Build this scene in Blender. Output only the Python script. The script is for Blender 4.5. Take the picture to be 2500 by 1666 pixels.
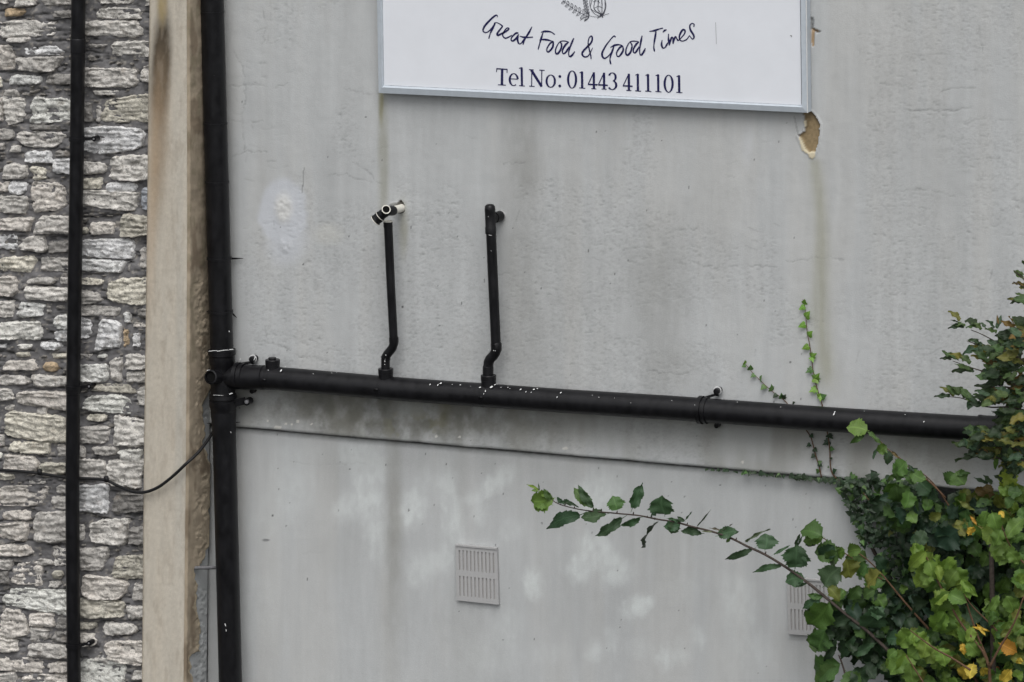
import bpy, math, random
import numpy as np
from mathutils import Vector, Matrix

scn = bpy.context.scene
for o in list(bpy.data.objects):
    bpy.data.objects.remove(o)

# ------------------------------------------------------------------ camera
F = 10000.0                      # focal length in photo pixels (photo is 2500 x 1666)
PSI, PHI, ROLL = math.radians(23.0), math.radians(12.5), 0.020
DIST = 18.6
fwd = np.array([-math.sin(PSI)*math.cos(PHI), math.cos(PSI)*math.cos(PHI), -math.sin(PHI)])
r0 = np.cross(fwd, [0, 0, 1]); r0 /= np.linalg.norm(r0)
u0 = np.cross(r0, fwd)
rgt = r0*math.cos(ROLL) + u0*math.sin(ROLL)
upv = u0*math.cos(ROLL) - r0*math.sin(ROLL)
TGT = np.array([0.0, 0.0, 3.0])
CAM = TGT - fwd*DIST

cd = bpy.data.cameras.new('camera')
cam = bpy.data.objects.new('camera', cd)
scn.collection.objects.link(cam)
cd.sensor_width = 36.0
cd.lens = 36.0*F/2500.0
cd.clip_end = 2000
M = Matrix(((rgt[0], upv[0], -fwd[0], CAM[0]), (rgt[1], upv[1], -fwd[1], CAM[1]), (rgt[2], upv[2], -fwd[2], CAM[2]), (0, 0, 0, 1)))
cam.matrix_world = M
scn.camera = cam

# ------------------------------------------------------------------ light: flat overcast daylight
SUN_EL, SUN_AZ = math.radians(58), math.radians(18)      # azimuth measured from the wall's outward normal towards the right
sd = Vector((math.sin(SUN_AZ)*math.cos(SUN_EL), -math.cos(SUN_AZ)*math.cos(SUN_EL), math.sin(SUN_EL)))
w = bpy.data.worlds.new('World'); scn.world = w; w.use_nodes = True
nt = w.node_tree; nt.nodes.clear()
sky = nt.nodes.new('ShaderNodeTexSky'); sky.sky_type = 'NISHITA'; sky.sun_disc = False
sky.sun_elevation = SUN_EL; sky.sun_rotation = math.atan2(sd.x, sd.y)
sky.dust_density = 4.0; sky.air_density = 1.0
hs = nt.nodes.new('ShaderNodeHueSaturation'); hs.inputs['Saturation'].default_value = 0.16
bg = nt.nodes.new('ShaderNodeBackground'); bg.inputs['Strength'].default_value = 0.13
ow = nt.nodes.new('ShaderNodeOutputWorld')
nt.links.new(sky.outputs[0], hs.inputs['Color']); nt.links.new(hs.outputs[0], bg.inputs['Color']); nt.links.new(bg.outputs[0], ow.inputs[0])
sl = bpy.data.lights.new('sun', 'SUN'); sl.energy = 0.9; sl.angle = math.radians(45); sl.color = (1.0, 0.975, 0.94)
so = bpy.data.objects.new('sun', sl); scn.collection.objects.link(so)
so.rotation_euler = sd.to_track_quat('Z', 'Y').to_euler()
scn.view_settings.view_transform = 'Standard'; scn.view_settings.look = 'None'
scn.view_settings.gamma = 1.0; scn.view_settings.use_curve_mapping = False
scn.view_settings.exposure = 0.15

# ------------------------------------------------------------------ helpers
def P(px, py, y=0.0):
    """point of the plane Y=y that shows at a place of the photograph"""
    d = fwd + rgt*((px-1250.0)/F) - upv*((py-833.0)/F)
    t = (y-CAM[1])/d[1]
    return CAM + d*t
def proj(X, Y, Z):
    vx, vy, vz = X-CAM[0], Y-CAM[1], Z-CAM[2]
    de = vx*fwd[0]+vy*fwd[1]+vz*fwd[2]
    return (1250+F*(vx*rgt[0]+vy*rgt[1]+vz*rgt[2])/de, 833-F*(vx*upv[0]+vy*upv[1]+vz*upv[2])/de)
KM = DIST/F      # metres per photo pixel at the wall

def lin(r, g, b):
    f = lambda c: ((c/255.0+0.055)/1.055)**2.4 if c > 10 else c/255.0/12.92
    return np.array([f(r), f(g), f(b)])

_rs = np.random.RandomState(7)
_T = _rs.rand(64, 256, 256).astype(np.float32)
def vn(u, v, seed=0):
    t = _T[seed % 64]
    iu = np.floor(u).astype(np.int64); iv = np.floor(v).astype(np.int64)
    fu = u-iu; fv = v-iv
    fu = fu*fu*(3-2*fu); fv = fv*fv*(3-2*fv)
    a = t[iv & 255, iu & 255]; b = t[iv & 255, (iu+1) & 255]
    c = t[(iv+1) & 255, iu & 255]; d = t[(iv+1) & 255, (iu+1) & 255]
    return (a*(1-fu)+b*fu)*(1-fv)+(c*(1-fu)+d*fu)*fv
def fbm(u, v, seed=0, octv=4, gain=0.5):
    u = np.asarray(u, float); v = np.asarray(v, float)
    s = 0; a = 1; tot = 0
    for i in range(octv):
        s = s+a*vn(u*2**i+13.7*i, v*2**i+5.1*i, seed+i); tot += a; a *= gain
    return s/tot
def sst(a, b, x):
    t = np.clip((x-a)/(b-a), 0, 1); return t*t*(3-2*t)

def empty(name, loc, label=None, cat=None, group=None):
    o = bpy.data.objects.new(name, None); scn.collection.objects.link(o)
    o.location = Vector(loc); o.empty_display_size = 0.05
    if label: o['label'] = label
    if cat: o['category'] = cat
    if group: o['group'] = group
    return o
def rootloc(o):
    l = Vector((0, 0, 0))
    while o is not None:
        l = l+o.location; o = o.parent
    return l
def mk(name, V, Fc, mat, parent=None, smooth=False, col=None, uv=None):
    V = np.asarray(V, dtype=np.float64)
    if parent is not None:
        V = V-np.array(rootloc(parent))
    me = bpy.data.meshes.new(name)
    if isinstance(Fc, np.ndarray) and Fc.ndim == 2:
        n = len(Fc); k = Fc.shape[1]
        me.vertices.add(len(V)); me.vertices.foreach_set('co', V.ravel())
        me.loops.add(n*k); me.loops.foreach_set('vertex_index', Fc.ravel().astype(np.int32))
        me.polygons.add(n); me.polygons.foreach_set('loop_start', np.arange(0, n*k, k, dtype=np.int32))
        try: me.polygons.foreach_set('loop_total', np.full(n, k, dtype=np.int32))
        except Exception: pass
        me.update(calc_edges=True)
    else:
        me.from_pydata([tuple(v) for v in V], [], [tuple(int(i) for i in f) for f in Fc]); me.update()
    if smooth: me.polygons.foreach_set('use_smooth', np.ones(len(me.polygons), dtype=bool))
    if col is not None:
        at = me.color_attributes.new('Col', 'FLOAT_COLOR', 'POINT')
        c4 = np.ones((len(V), 4), dtype=np.float32); c4[:, :3] = col
        at.data.foreach_set('color', c4.ravel())
    if uv is not None:
        ul = me.uv_layers.new(name='UVMap')
        li = np.empty(len(me.loops), dtype=np.int32); me.loops.foreach_get('vertex_index', li)
        ul.data.foreach_set('uv', np.asarray(uv, dtype=np.float32)[li].ravel())
    if mat: me.materials.append(mat)
    o = bpy.data.objects.new(name, me); scn.collection.objects.link(o)
    if parent is not None: o.parent = parent
    return o
class MB:
    def __init__(s): s.V = []; s.F = []
    def add(s, V, Fc):
        n = len(s.V); s.V += [tuple(v) for v in V]; s.F += [tuple(i+n for i in f) for f in Fc]
    def box(s, lo, hi):
        x0, y0, z0 = lo; x1, y1, z1 = hi
        s.add([(x0,y0,z0),(x1,y0,z0),(x1,y1,z0),(x0,y1,z0),(x0,y0,z1),(x1,y0,z1),(x1,y1,z1),(x0,y1,z1)],
              [(0,3,2,1),(4,5,6,7),(0,1,5,4),(1,2,6,5),(2,3,7,6),(3,0,4,7)])
    def bar(s, a, b, wv, hv):
        """box from a to b with half-size vectors wv, hv"""
        a = np.array(a, float); b = np.array(b, float); wv = np.array(wv, float); hv = np.array(hv, float)
        V = [a-wv-hv, a+wv-hv, a+wv+hv, a-wv+hv, b-wv-hv, b+wv-hv, b+wv+hv, b-wv+hv]
        s.add(V, [(0,3,2,1),(4,5,6,7),(0,1,5,4),(1,2,6,5),(2,3,7,6),(3,0,4,7)])
    def tube(s, pts, rad, seg=20, cap=True, jit=0):
        pts = [np.array(p, float) for p in pts]
        if not hasattr(rad, '__len__'): rad = [rad]*len(pts)
        n = len(pts); T = []
        for i in range(n):
            d = pts[min(i+1, n-1)]-pts[max(i-1, 0)]
            L = np.linalg.norm(d); T.append(d/L if L > 1e-9 else (T[-1] if T else np.array([0,0,1.])))
        if all(abs(np.dot(t_, T[0])) > .9995 for t_ in T): T = [T[0]]*n      # straight: one axis, even if the profile doubles back
        nrm = np.cross(T[0], [0.31, 0.9, 0.2]); nrm /= np.linalg.norm(nrm)
        V = []; Fc = []
        for i in range(n):
            nrm = nrm-T[i]*np.dot(nrm, T[i]); nrm /= np.linalg.norm(nrm)
            b = np.cross(T[i], nrm)
            for k in range(seg):
                a = 2*math.pi*k/seg
                V.append(pts[i]+(nrm*math.cos(a)+b*math.sin(a))*rad[i])
        for i in range(n-1):
            for k in range(seg):
                k2 = (k+1) % seg
                Fc.append((i*seg+k, i*seg+k2, (i+1)*seg+k2, (i+1)*seg+k))
        if cap:
            Fc.append(tuple(range(seg-1, -1, -1))); Fc.append(tuple((n-1)*seg+k for k in range(seg)))
        s.add(V, Fc)
    def build(s, name, mat, parent=None, smooth=True, auto=True):
        o = mk(name, s.V, s.F, mat, parent, smooth=False)
        if smooth:
            me = o.data
            me.polygons.foreach_set('use_smooth', np.array([len(p.vertices) <= 4 for p in me.polygons]))
            if auto:
                ed = [e for e in me.edges]
                # mark sharp where faces meet at more than 35 degrees
                em = {}
                for p in me.polygons:
                    for k in p.edge_keys: em.setdefault(k, []).append(p.normal.copy())
                sh = np.zeros(len(me.edges), dtype=bool)
                for e in me.edges:
                    ns = em.get(e.key)
                    if ns and len(ns) == 2 and ns[0].dot(ns[1]) < 0.82: sh[e.index] = True
                at = me.attributes.get('sharp_edge') or me.attributes.new('sharp_edge', 'BOOLEAN', 'EDGE')
                at.data.foreach_set('value', sh)
        return o
def grid(U, V, fn):
    pass
def sheet(name, mat, parent, XX, YY, ZZ, col, smooth=True):
    nv, nu = XX.shape
    V = np.stack([XX, YY, ZZ], -1).reshape(-1, 3)
    i = np.arange(nv*nu).reshape(nv, nu)
    Q = np.stack([i[:-1, :-1], i[:-1, 1:], i[1:, 1:], i[1:, :-1]], -1).reshape(-1, 4)
    return mk(name, V, Q, mat, parent, smooth=smooth, col=col.reshape(-1, 3))

# ------------------------------------------------------------------ materials
def newmat(name):
    m = bpy.data.materials.new(name); m.use_nodes = True
    t = m.node_tree; b = t.nodes['Principled BSDF']
    return m, t, b
def N(t, typ, **kw):
    n = t.nodes.new(typ)
    for k, v in kw.items():
        if k in n.inputs.keys(): n.inputs[k].default_value = v
        else: setattr(n, k, v)
    return n
def mixc(t, a, b, fac, mode='MIX'):
    n = t.nodes.new('ShaderNodeMix'); n.data_type = 'RGBA'; n.blend_type = mode
    for s, v in ((n.inputs[0], fac), (n.inputs[6], a), (n.inputs[7], b)):
        if isinstance(v, bpy.types.NodeSocket): t.links.new(v, s)
        elif isinstance(v, (int, float)): s.default_value = v if s.type == 'VALUE' else (v, v, v, 1)
        else: s.default_value = (*v[:3], 1)
    return n.outputs[2]
def ramp(t, src, a, b, c0=0.0, c1=1.0):
    n = t.nodes.new('ShaderNodeMapRange'); n.inputs['From Min'].default_value = a; n.inputs['From Max'].default_value = b
    n.inputs['To Min'].default_value = c0; n.inputs['To Max'].default_value = c1; t.links.new(src, n.inputs['Value'])
    return n.outputs[0]
def noise(t, scale, detail=4, rough=0.55, stretch=None, dist=0.0):
    tc = t.nodes.new('ShaderNodeTexCoord'); n = t.nodes.new('ShaderNodeTexNoise')
    n.inputs['Scale'].default_value = scale; n.inputs['Detail'].default_value = detail; n.inputs['Roughness'].default_value = rough
    n.inputs['Distortion'].default_value = dist
    src = tc.outputs['Object']
    if stretch:
        mp = t.nodes.new('ShaderNodeMapping'); mp.inputs['Scale'].default_value = stretch
        t.links.new(src, mp.inputs['Vector']); src = mp.outputs[0]
    t.links.new(src, n.inputs['Vector'])
    return n.outputs['Fac']
def bump(t, b, h, strength, dist):
    n = t.nodes.new('ShaderNodeBump'); n.inputs['Strength'].default_value = strength; n.inputs['Distance'].default_value = dist
    t.links.new(h, n.inputs['Height'])
    prev = b.inputs['Normal'].links
    if prev: t.links.new(prev[0].from_socket, n.inputs['Normal'])
    t.links.new(n.outputs[0], b.inputs['Normal'])

def plaster(name, rough=0.85, amp=0.06, bs=0.35, sc=220):
    m, t, b = newmat(name)
    a = N(t, 'ShaderNodeAttribute'); a.attribute_name = 'Col'
    n1 = noise(t, sc, 4, 0.6)
    f = ramp(t, n1, 0.25, 0.75, 1-amp, 1+amp)
    n2 = noise(t, 30, 4, 0.6, stretch=(1, 1, 0.18))
    f2 = ramp(t, n2, 0.3, 0.7, 1-amp*0.5, 1+amp*0.5)
    c = mixc(t, a.outputs['Color'], f, 1.0, 'MULTIPLY'); c = mixc(t, c, f2, 1.0, 'MULTIPLY')
    t.links.new(c, b.inputs['Base Color']); b.inputs['Roughness'].default_value = rough
    b.inputs['Specular IOR Level'].default_value = 0.25
    bump(t, b, noise(t, 190, 6, 0.7), bs, 0.0028)
    return m
MAT = {}
MAT['wall'] = plaster('painted_render')
MAT['pil'] = plaster('limewash', 0.9, 0.07, 0.3)
MAT['mortar'] = plaster('grey_mortar', 0.95, 0.16, 0.6, 90)

def stone_mat():
    m, t, b = newmat('rubble_stone')
    oi = t.nodes.new('ShaderNodeObjectInfo')
    n1 = noise(t, 45, 8, 0.72, stretch=(1, 1, 1.7), dist=0.6)
    n2 = noise(t, 120, 6, 0.7, stretch=(1, 1, 1.5), dist=0.3)
    n3 = noise(t, 17, 7, 0.72, dist=0.8)
    c = mixc(t, oi.outputs['Color'], ramp(t, n1, 0.34, 0.52, 0.50, 1.08), 1.0, 'MULTIPLY')
    dk = ramp(t, n2, 0.36, 0.43, 1.0, 0.0)
    c = mixc(t, c, (0.045, 0.042, 0.04), mixf(t, dk, 0.78))
    dk2 = ramp(t, n3, 0.52, 0.66, 0.0, 0.62)
    c = mixc(t, c, (0.115, 0.108, 0.10), dk2)
    wm = ramp(t, noise(t, 22, 3, 0.5), 0.60, 0.75, 0.0, 0.20)
    c = mixc(t, c, (0.30, 0.19, 0.09), wm)
    t.links.new(c, b.inputs['Base Color']); b.inputs['Roughness'].default_value = 0.92
    b.inputs['Specular IOR Level'].default_value = 0.2
    bump(t, b, n1, 0.9, 0.012); bump(t, b, n2, 0.7, 0.004)
    return m
def mixf(t, s, k):
    n = t.nodes.new('ShaderNodeMath'); n.operation = 'MULTIPLY'; t.links.new(s, n.inputs[0]); n.inputs[1].default_value = k
    return n.outputs[0]
MAT['stone'] = stone_mat()

def simple(name, col, rough=0.5, spec=0.5, var=0.1, sc=60, bs=0.0, metal=0.0):
    m, t, b = newmat(name)
    f = ramp(t, noise(t, sc, 5, 0.6), 0.3, 0.7, 1-var, 1+var)
    c = mixc(t, tuple(col), f, 1.0, 'MULTIPLY'); t.links.new(c, b.inputs['Base Color'])
    b.inputs['Roughness'].default_value = rough; b.inputs['Specular IOR Level'].default_value = spec; b.inputs['Metallic'].default_value = metal
    if bs: bump(t, b, noise(t, sc*2, 5, 0.6), bs, 0.003)
    return m
def blackpipe():
    m, t, b = newmat('black_pipe_paint')
    n = noise(t, 26, 6, 0.65, stretch=(1, 1, 0.5))
    c = mixc(t, (0.0045, 0.0045, 0.0055), (0.010, 0.010, 0.012), ramp(t, n, 0.35, 0.7))
    sp = noise(t, 75, 4, 0.6)
    c = mixc(t, c, (0.09, 0.09, 0.088), ramp(t, sp, 0.72, 0.76, 0, 0.6))
    t.links.new(c, b.inputs['Base Color'])
    t.links.new(ramp(t, n, 0.3, 0.7, 0.28, 0.5), b.inputs['Roughness']); b.inputs['Specular IOR Level'].default_value = 0.31
    bump(t, b, noise(t, 60, 5, 0.6), 0.25, 0.002)
    return m
MAT['black'] = blackpipe()
MAT['dark'] = simple('dark_inside', (0.006, 0.006, 0.006), 0.9, 0.1)
MAT['white_plastic'] = simple('white_plastic', (0.72, 0.70, 0.63), 0.45, 0.4, 0.08)
MAT['fleck'] = simple('pale_paint_fleck', (0.72, 0.73, 0.73), 0.7, 0.3, 0.05)
MAT['signface'] = simple('white_sign_panel', (0.81, 0.835, 0.885), 0.38, 0.4, 0.02, 8)
MAT['alu'] = simple('grey_sign_frame', (0.50, 0.55, 0.60), 0.42, 0.5, 0.05, 40)
MAT['ink'] = simple('navy_print', (0.012, 0.012, 0.075), 0.5, 0.3, 0.05)
MAT['inkgrey'] = simple('grey_print', (0.05, 0.052, 0.07), 0.5, 0.3, 0.05)
MAT['vent'] = simple('painted_vent', (0.43, 0.43, 0.43), 0.6, 0.35, 0.05, 90, 0.1)
MAT['rod'] = simple('grey_metal', (0.20, 0.20, 0.21), 0.5, 0.5, 0.2, 80)
MAT['cable'] = simple('cable_sheath', (0.012, 0.012, 0.013), 0.5, 0.3, 0.2)
MAT['bark'] = simple('grey_brown_bark', (0.070, 0.056, 0.048), 0.85, 0.2, 0.35, 90, 0.4)
MAT['barkred'] = simple('reddish_bark', (0.12, 0.070, 0.042), 0.8, 0.2, 0.3, 90, 0.4)
MAT['ground'] = simple('worn_tarmac', (0.06, 0.06, 0.058), 0.95, 0.2, 0.3, 6, 0.3)
MAT['brown'] = simple('exposed_plaster', (0.30, 0.245, 0.165), 0.95, 0.1, 0.12, 60, 0.4)
MAT['cream'] = simple('torn_plaster_edge', (0.62, 0.57, 0.44), 0.9, 0.1, 0.08, 60, 0.3)

def leafmat(name, attr=False, veins=9.0, spec=0.35):
    m, t, b = newmat(name)
    if attr:
        a = N(t, 'ShaderNodeAttribute'); a.attribute_name = 'Col'; c = a.outputs['Color']
    else:
        c = t.nodes.new('ShaderNodeObjectInfo').outputs['Color']
    uv = t.nodes.new('ShaderNodeUVMap'); sp = t.nodes.new('ShaderNodeSeparateXYZ'); t.links.new(uv.outputs[0], sp.inputs[0])
    def mth(op, x, y=None):
        n = t.nodes.new('ShaderNodeMath'); n.operation = op
        for i, v in enumerate((x, y)):
            if v is None: continue
            if isinstance(v, bpy.types.NodeSocket): t.links.new(v, n.inputs[i])
            else: n.inputs[i].default_value = v
        return n.outputs[0]
    au = mth('ABSOLUTE', sp.outputs[0])
    ph = mth('SUBTRACT', mth('MULTIPLY', sp.outputs[1], veins), mth('MULTIPLY', au, veins*0.45))
    w_ = mth('ABSOLUTE', mth('SUBTRACT', mth('FRACT', ph), 0.5))
    side = ramp(t, w_, 0.43, 0.5, 0, 1)
    mid = ramp(t, au, 0.0, 0.07, 1, 0)
    v = mth('MAXIMUM', mixf(t, side, 0.55), mid)
    n1 = noise(t, 35, 4, 0.6)
    c2 = mixc(t, c, ramp(t, n1, 0.3, 0.7, 0.72, 1.25), 1.0, 'MULTIPLY')
    c3 = mixc(t, c2, mixc(t, c2, (1.5, 1.45, 1.5), 1.0, 'MULTIPLY'), v)
    br = ramp(t, noise(t, 60, 4, 0.6), 0.66, 0.74, 0, 0.5)
    c3 = mixc(t, c3, (0.10, 0.055, 0.02), br)
    t.links.new(c3, b.inputs['Base Color']); b.inputs['Roughness'].default_value = 0.48; b.inputs['Specular IOR Level'].default_value = spec
    bump(t, b, v, 0.35, 0.002); bump(t, b, n1, 0.3, 0.004)
    tr = t.nodes.new('ShaderNodeBsdfTranslucent'); t.links.new(mixc(t, c3, (1.25, 1.4, 0.6), 1.0, 'MULTIPLY'), tr.inputs[0])
    mx = t.nodes.new('ShaderNodeMixShader'); mx.inputs[0].default_value = 0.20
    out = t.nodes['Material Output']
    t.links.new(b.outputs[0], mx.inputs[1]); t.links.new(tr.outputs[0], mx.inputs[2]); t.links.new(mx.outputs[0], out.inputs[0])
    return m
MAT['leaf'] = leafmat('leaf'); MAT['leafs'] = leafmat('leaf_mass', True)
MAT['ivy'] = leafmat('ivy_leaf', False, 5, 0.5); MAT['ivys'] = leafmat('ivy_leaf_mass', True, 5, 0.5)

# ------------------------------------------------------------------ ground
g = mk('ground', [(-150, -150, 0), (150, -150, 0), (150, 150, 0), (-150, 150, 0)], [(0, 1, 2, 3)], MAT['ground'])
g['kind'] = 'structure'

# ------------------------------------------------------------------ painted rendered wall
XC = P(503, 833, 0)[0]                   # inner corner beside the pilaster
XR = P(2640, 833, 0)[0]
La, Lb = P(576, 1042.9), P(2005, 1165.6)
def zled(X): return La[2]+(Lb[2]-La[2])*(X-La[0])/(Lb[0]-La[0])
ZT = P(1250, -90, 0)[2]+0.12
ZB = P(1250, 1760, 0)[2]-0.05
wall = empty('rendered_wall', (XC, 0, 0), 'large grey painted rendered wall with cracks, stains and a stepped ledge', 'wall')

GREY = lin(190, 192.5, 193)*1.0
def ell(px, py, cx, cy, rx, ry, ang=0.0, soft=0.5):
    a = math.radians(ang); dx = px-cx; dy = py-cy
    u = (dx*math.cos(a)+dy*math.sin(a))/rx; v = (-dx*math.sin(a)+dy*math.cos(a))/ry
    return 1-sst(1-soft, 1+soft, np.sqrt(u*u+v*v))
def polyd(px, py, pts, wob=3, seed=3):
    """distance in photo pixels to a wobbly polyline"""
    wx = px+(fbm(px/9, py/9, seed, 3)-.5)*2*wob; wy = py+(fbm(px/9+40, py/9, seed+5, 3)-.5)*2*wob
    best = np.full(px.shape, 1e9)
    for (x0, y0), (x1, y1) in zip(pts[:-1], pts[1:]):
        dx, dy = x1-x0, y1-y0; L2 = dx*dx+dy*dy+1e-9
        t = np.clip(((wx-x0)*dx+(wy-y0)*dy)/L2, 0, 1)
        best = np.minimum(best, np.hypot(wx-x0-t*dx, wy-y0-t*dy))
    return best
def inpoly(px, py, pts, wob=4, seed=9, s=14):
    wx = px+(fbm(px/s, py/s, seed, 3)-.5)*2*wob; wy = py+(fbm(px/s+40, py/s, seed+5, 3)-.5)*2*wob
    ins = np.zeros(px.shape, bool); n = len(pts)
    for i in range(n):
        x0, y0 = pts[i]; x1, y1 = pts[(i+1) % n]
        if y0 == y1: continue
        c = ((y0 > wy) != (y1 > wy)) & (wx < (x1-x0)*(wy-y0)/(y1-y0)+x0)
        ins ^= c
    return ins

cracks = [
 [(655,905),(700,890),(740,868),(800,885),(840,893)], [(620,832),(660,838),(690,846),(730,870),(790,880)],
 [(560,210),(640,208)], [(620,200),(660,215),(700,206)], [(566,290),(590,300),(640,296)], [(570,380),(600,370),(650,372)],
 [(830,212),(860,222),(890,230),(925,230)], [(800,430),(840,425),(880,440),(930,448)], [(860,395),(900,420),(915,440)],
 [(1690,640),(1740,655),(1780,650),(1830,648),(1900,655)], [(1920,638),(1960,636),(2010,628),(2060,634)],
 [(1530,555),(1580,550),(1600,556)], [(1640,562),(1700,560)], [(1520,610),(1590,600)], [(1390,890),(1430,895),(1470,905)],
 [(1580,905),(1640,912),(1700,915)], [(1780,925),(1810,938)], [(2200,465),(2260,462),(2330,480)], [(2215,270),(2330,270),(2370,262)],
 [(2180,265),(2240,272),(2340,268)], [(2365,390),(2440,385)], [(2150,205),(2230,215)], [(700,1130),(760,1138),(860,1135),(950,1140)],
 [(1960,790),(2010,786)], [(1230,400),(1280,398)], [(960,910),(1020,930),(1060,925)], [(1155,880),(1180,898)],
 [(730,1355),(790,1352)], [(1800,1330),(1880,1320)], [(2330,300),(2400,290),(2480,295)], [(2300,220),(2380,215)], [(2390,60),(2400,130)],
 [(640,20),(650,60),(640,110)], [(600,150),(650,155)], [(567,120),(590,160),(600,230),(590,300),(600,370)],
]
scratches = [[(742,410),(738,470)], [(1747,60),(1749,105)], [(1890,545),(1905,553)], [(1825,555),(1850,565)], [(1820,600),(1850,612)], [(1835,585),(1850,590)]]
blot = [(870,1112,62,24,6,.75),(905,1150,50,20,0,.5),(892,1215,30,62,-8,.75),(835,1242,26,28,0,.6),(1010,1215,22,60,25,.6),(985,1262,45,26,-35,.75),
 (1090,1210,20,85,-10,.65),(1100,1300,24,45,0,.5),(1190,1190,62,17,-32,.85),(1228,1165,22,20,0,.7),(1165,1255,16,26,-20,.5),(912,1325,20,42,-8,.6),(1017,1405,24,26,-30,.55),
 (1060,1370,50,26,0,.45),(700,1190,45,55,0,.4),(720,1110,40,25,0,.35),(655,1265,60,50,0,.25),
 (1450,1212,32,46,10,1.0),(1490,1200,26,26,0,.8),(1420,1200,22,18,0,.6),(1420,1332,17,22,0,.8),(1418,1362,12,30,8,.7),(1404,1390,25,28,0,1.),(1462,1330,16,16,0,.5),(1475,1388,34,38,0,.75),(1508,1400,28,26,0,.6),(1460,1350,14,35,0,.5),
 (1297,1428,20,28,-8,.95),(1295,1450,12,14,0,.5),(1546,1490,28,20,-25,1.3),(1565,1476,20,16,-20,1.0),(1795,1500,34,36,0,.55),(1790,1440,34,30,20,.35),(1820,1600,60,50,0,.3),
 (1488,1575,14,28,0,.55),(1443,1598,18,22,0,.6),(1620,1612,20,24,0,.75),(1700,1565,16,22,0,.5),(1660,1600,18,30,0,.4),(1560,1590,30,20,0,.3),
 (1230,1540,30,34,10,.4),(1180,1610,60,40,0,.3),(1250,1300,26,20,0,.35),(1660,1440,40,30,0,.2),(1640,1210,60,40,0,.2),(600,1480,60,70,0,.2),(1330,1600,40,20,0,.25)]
HOLE = [(1962,272),(1981,272),(1990,284),(2000,302),(2001,325),(1998,345),(1992,362),(1990,372),(1983,380),(1972,372),(1962,360),(1952,338),(1950,331),(1962,322),(1966,305),(1962,290)]
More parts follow.
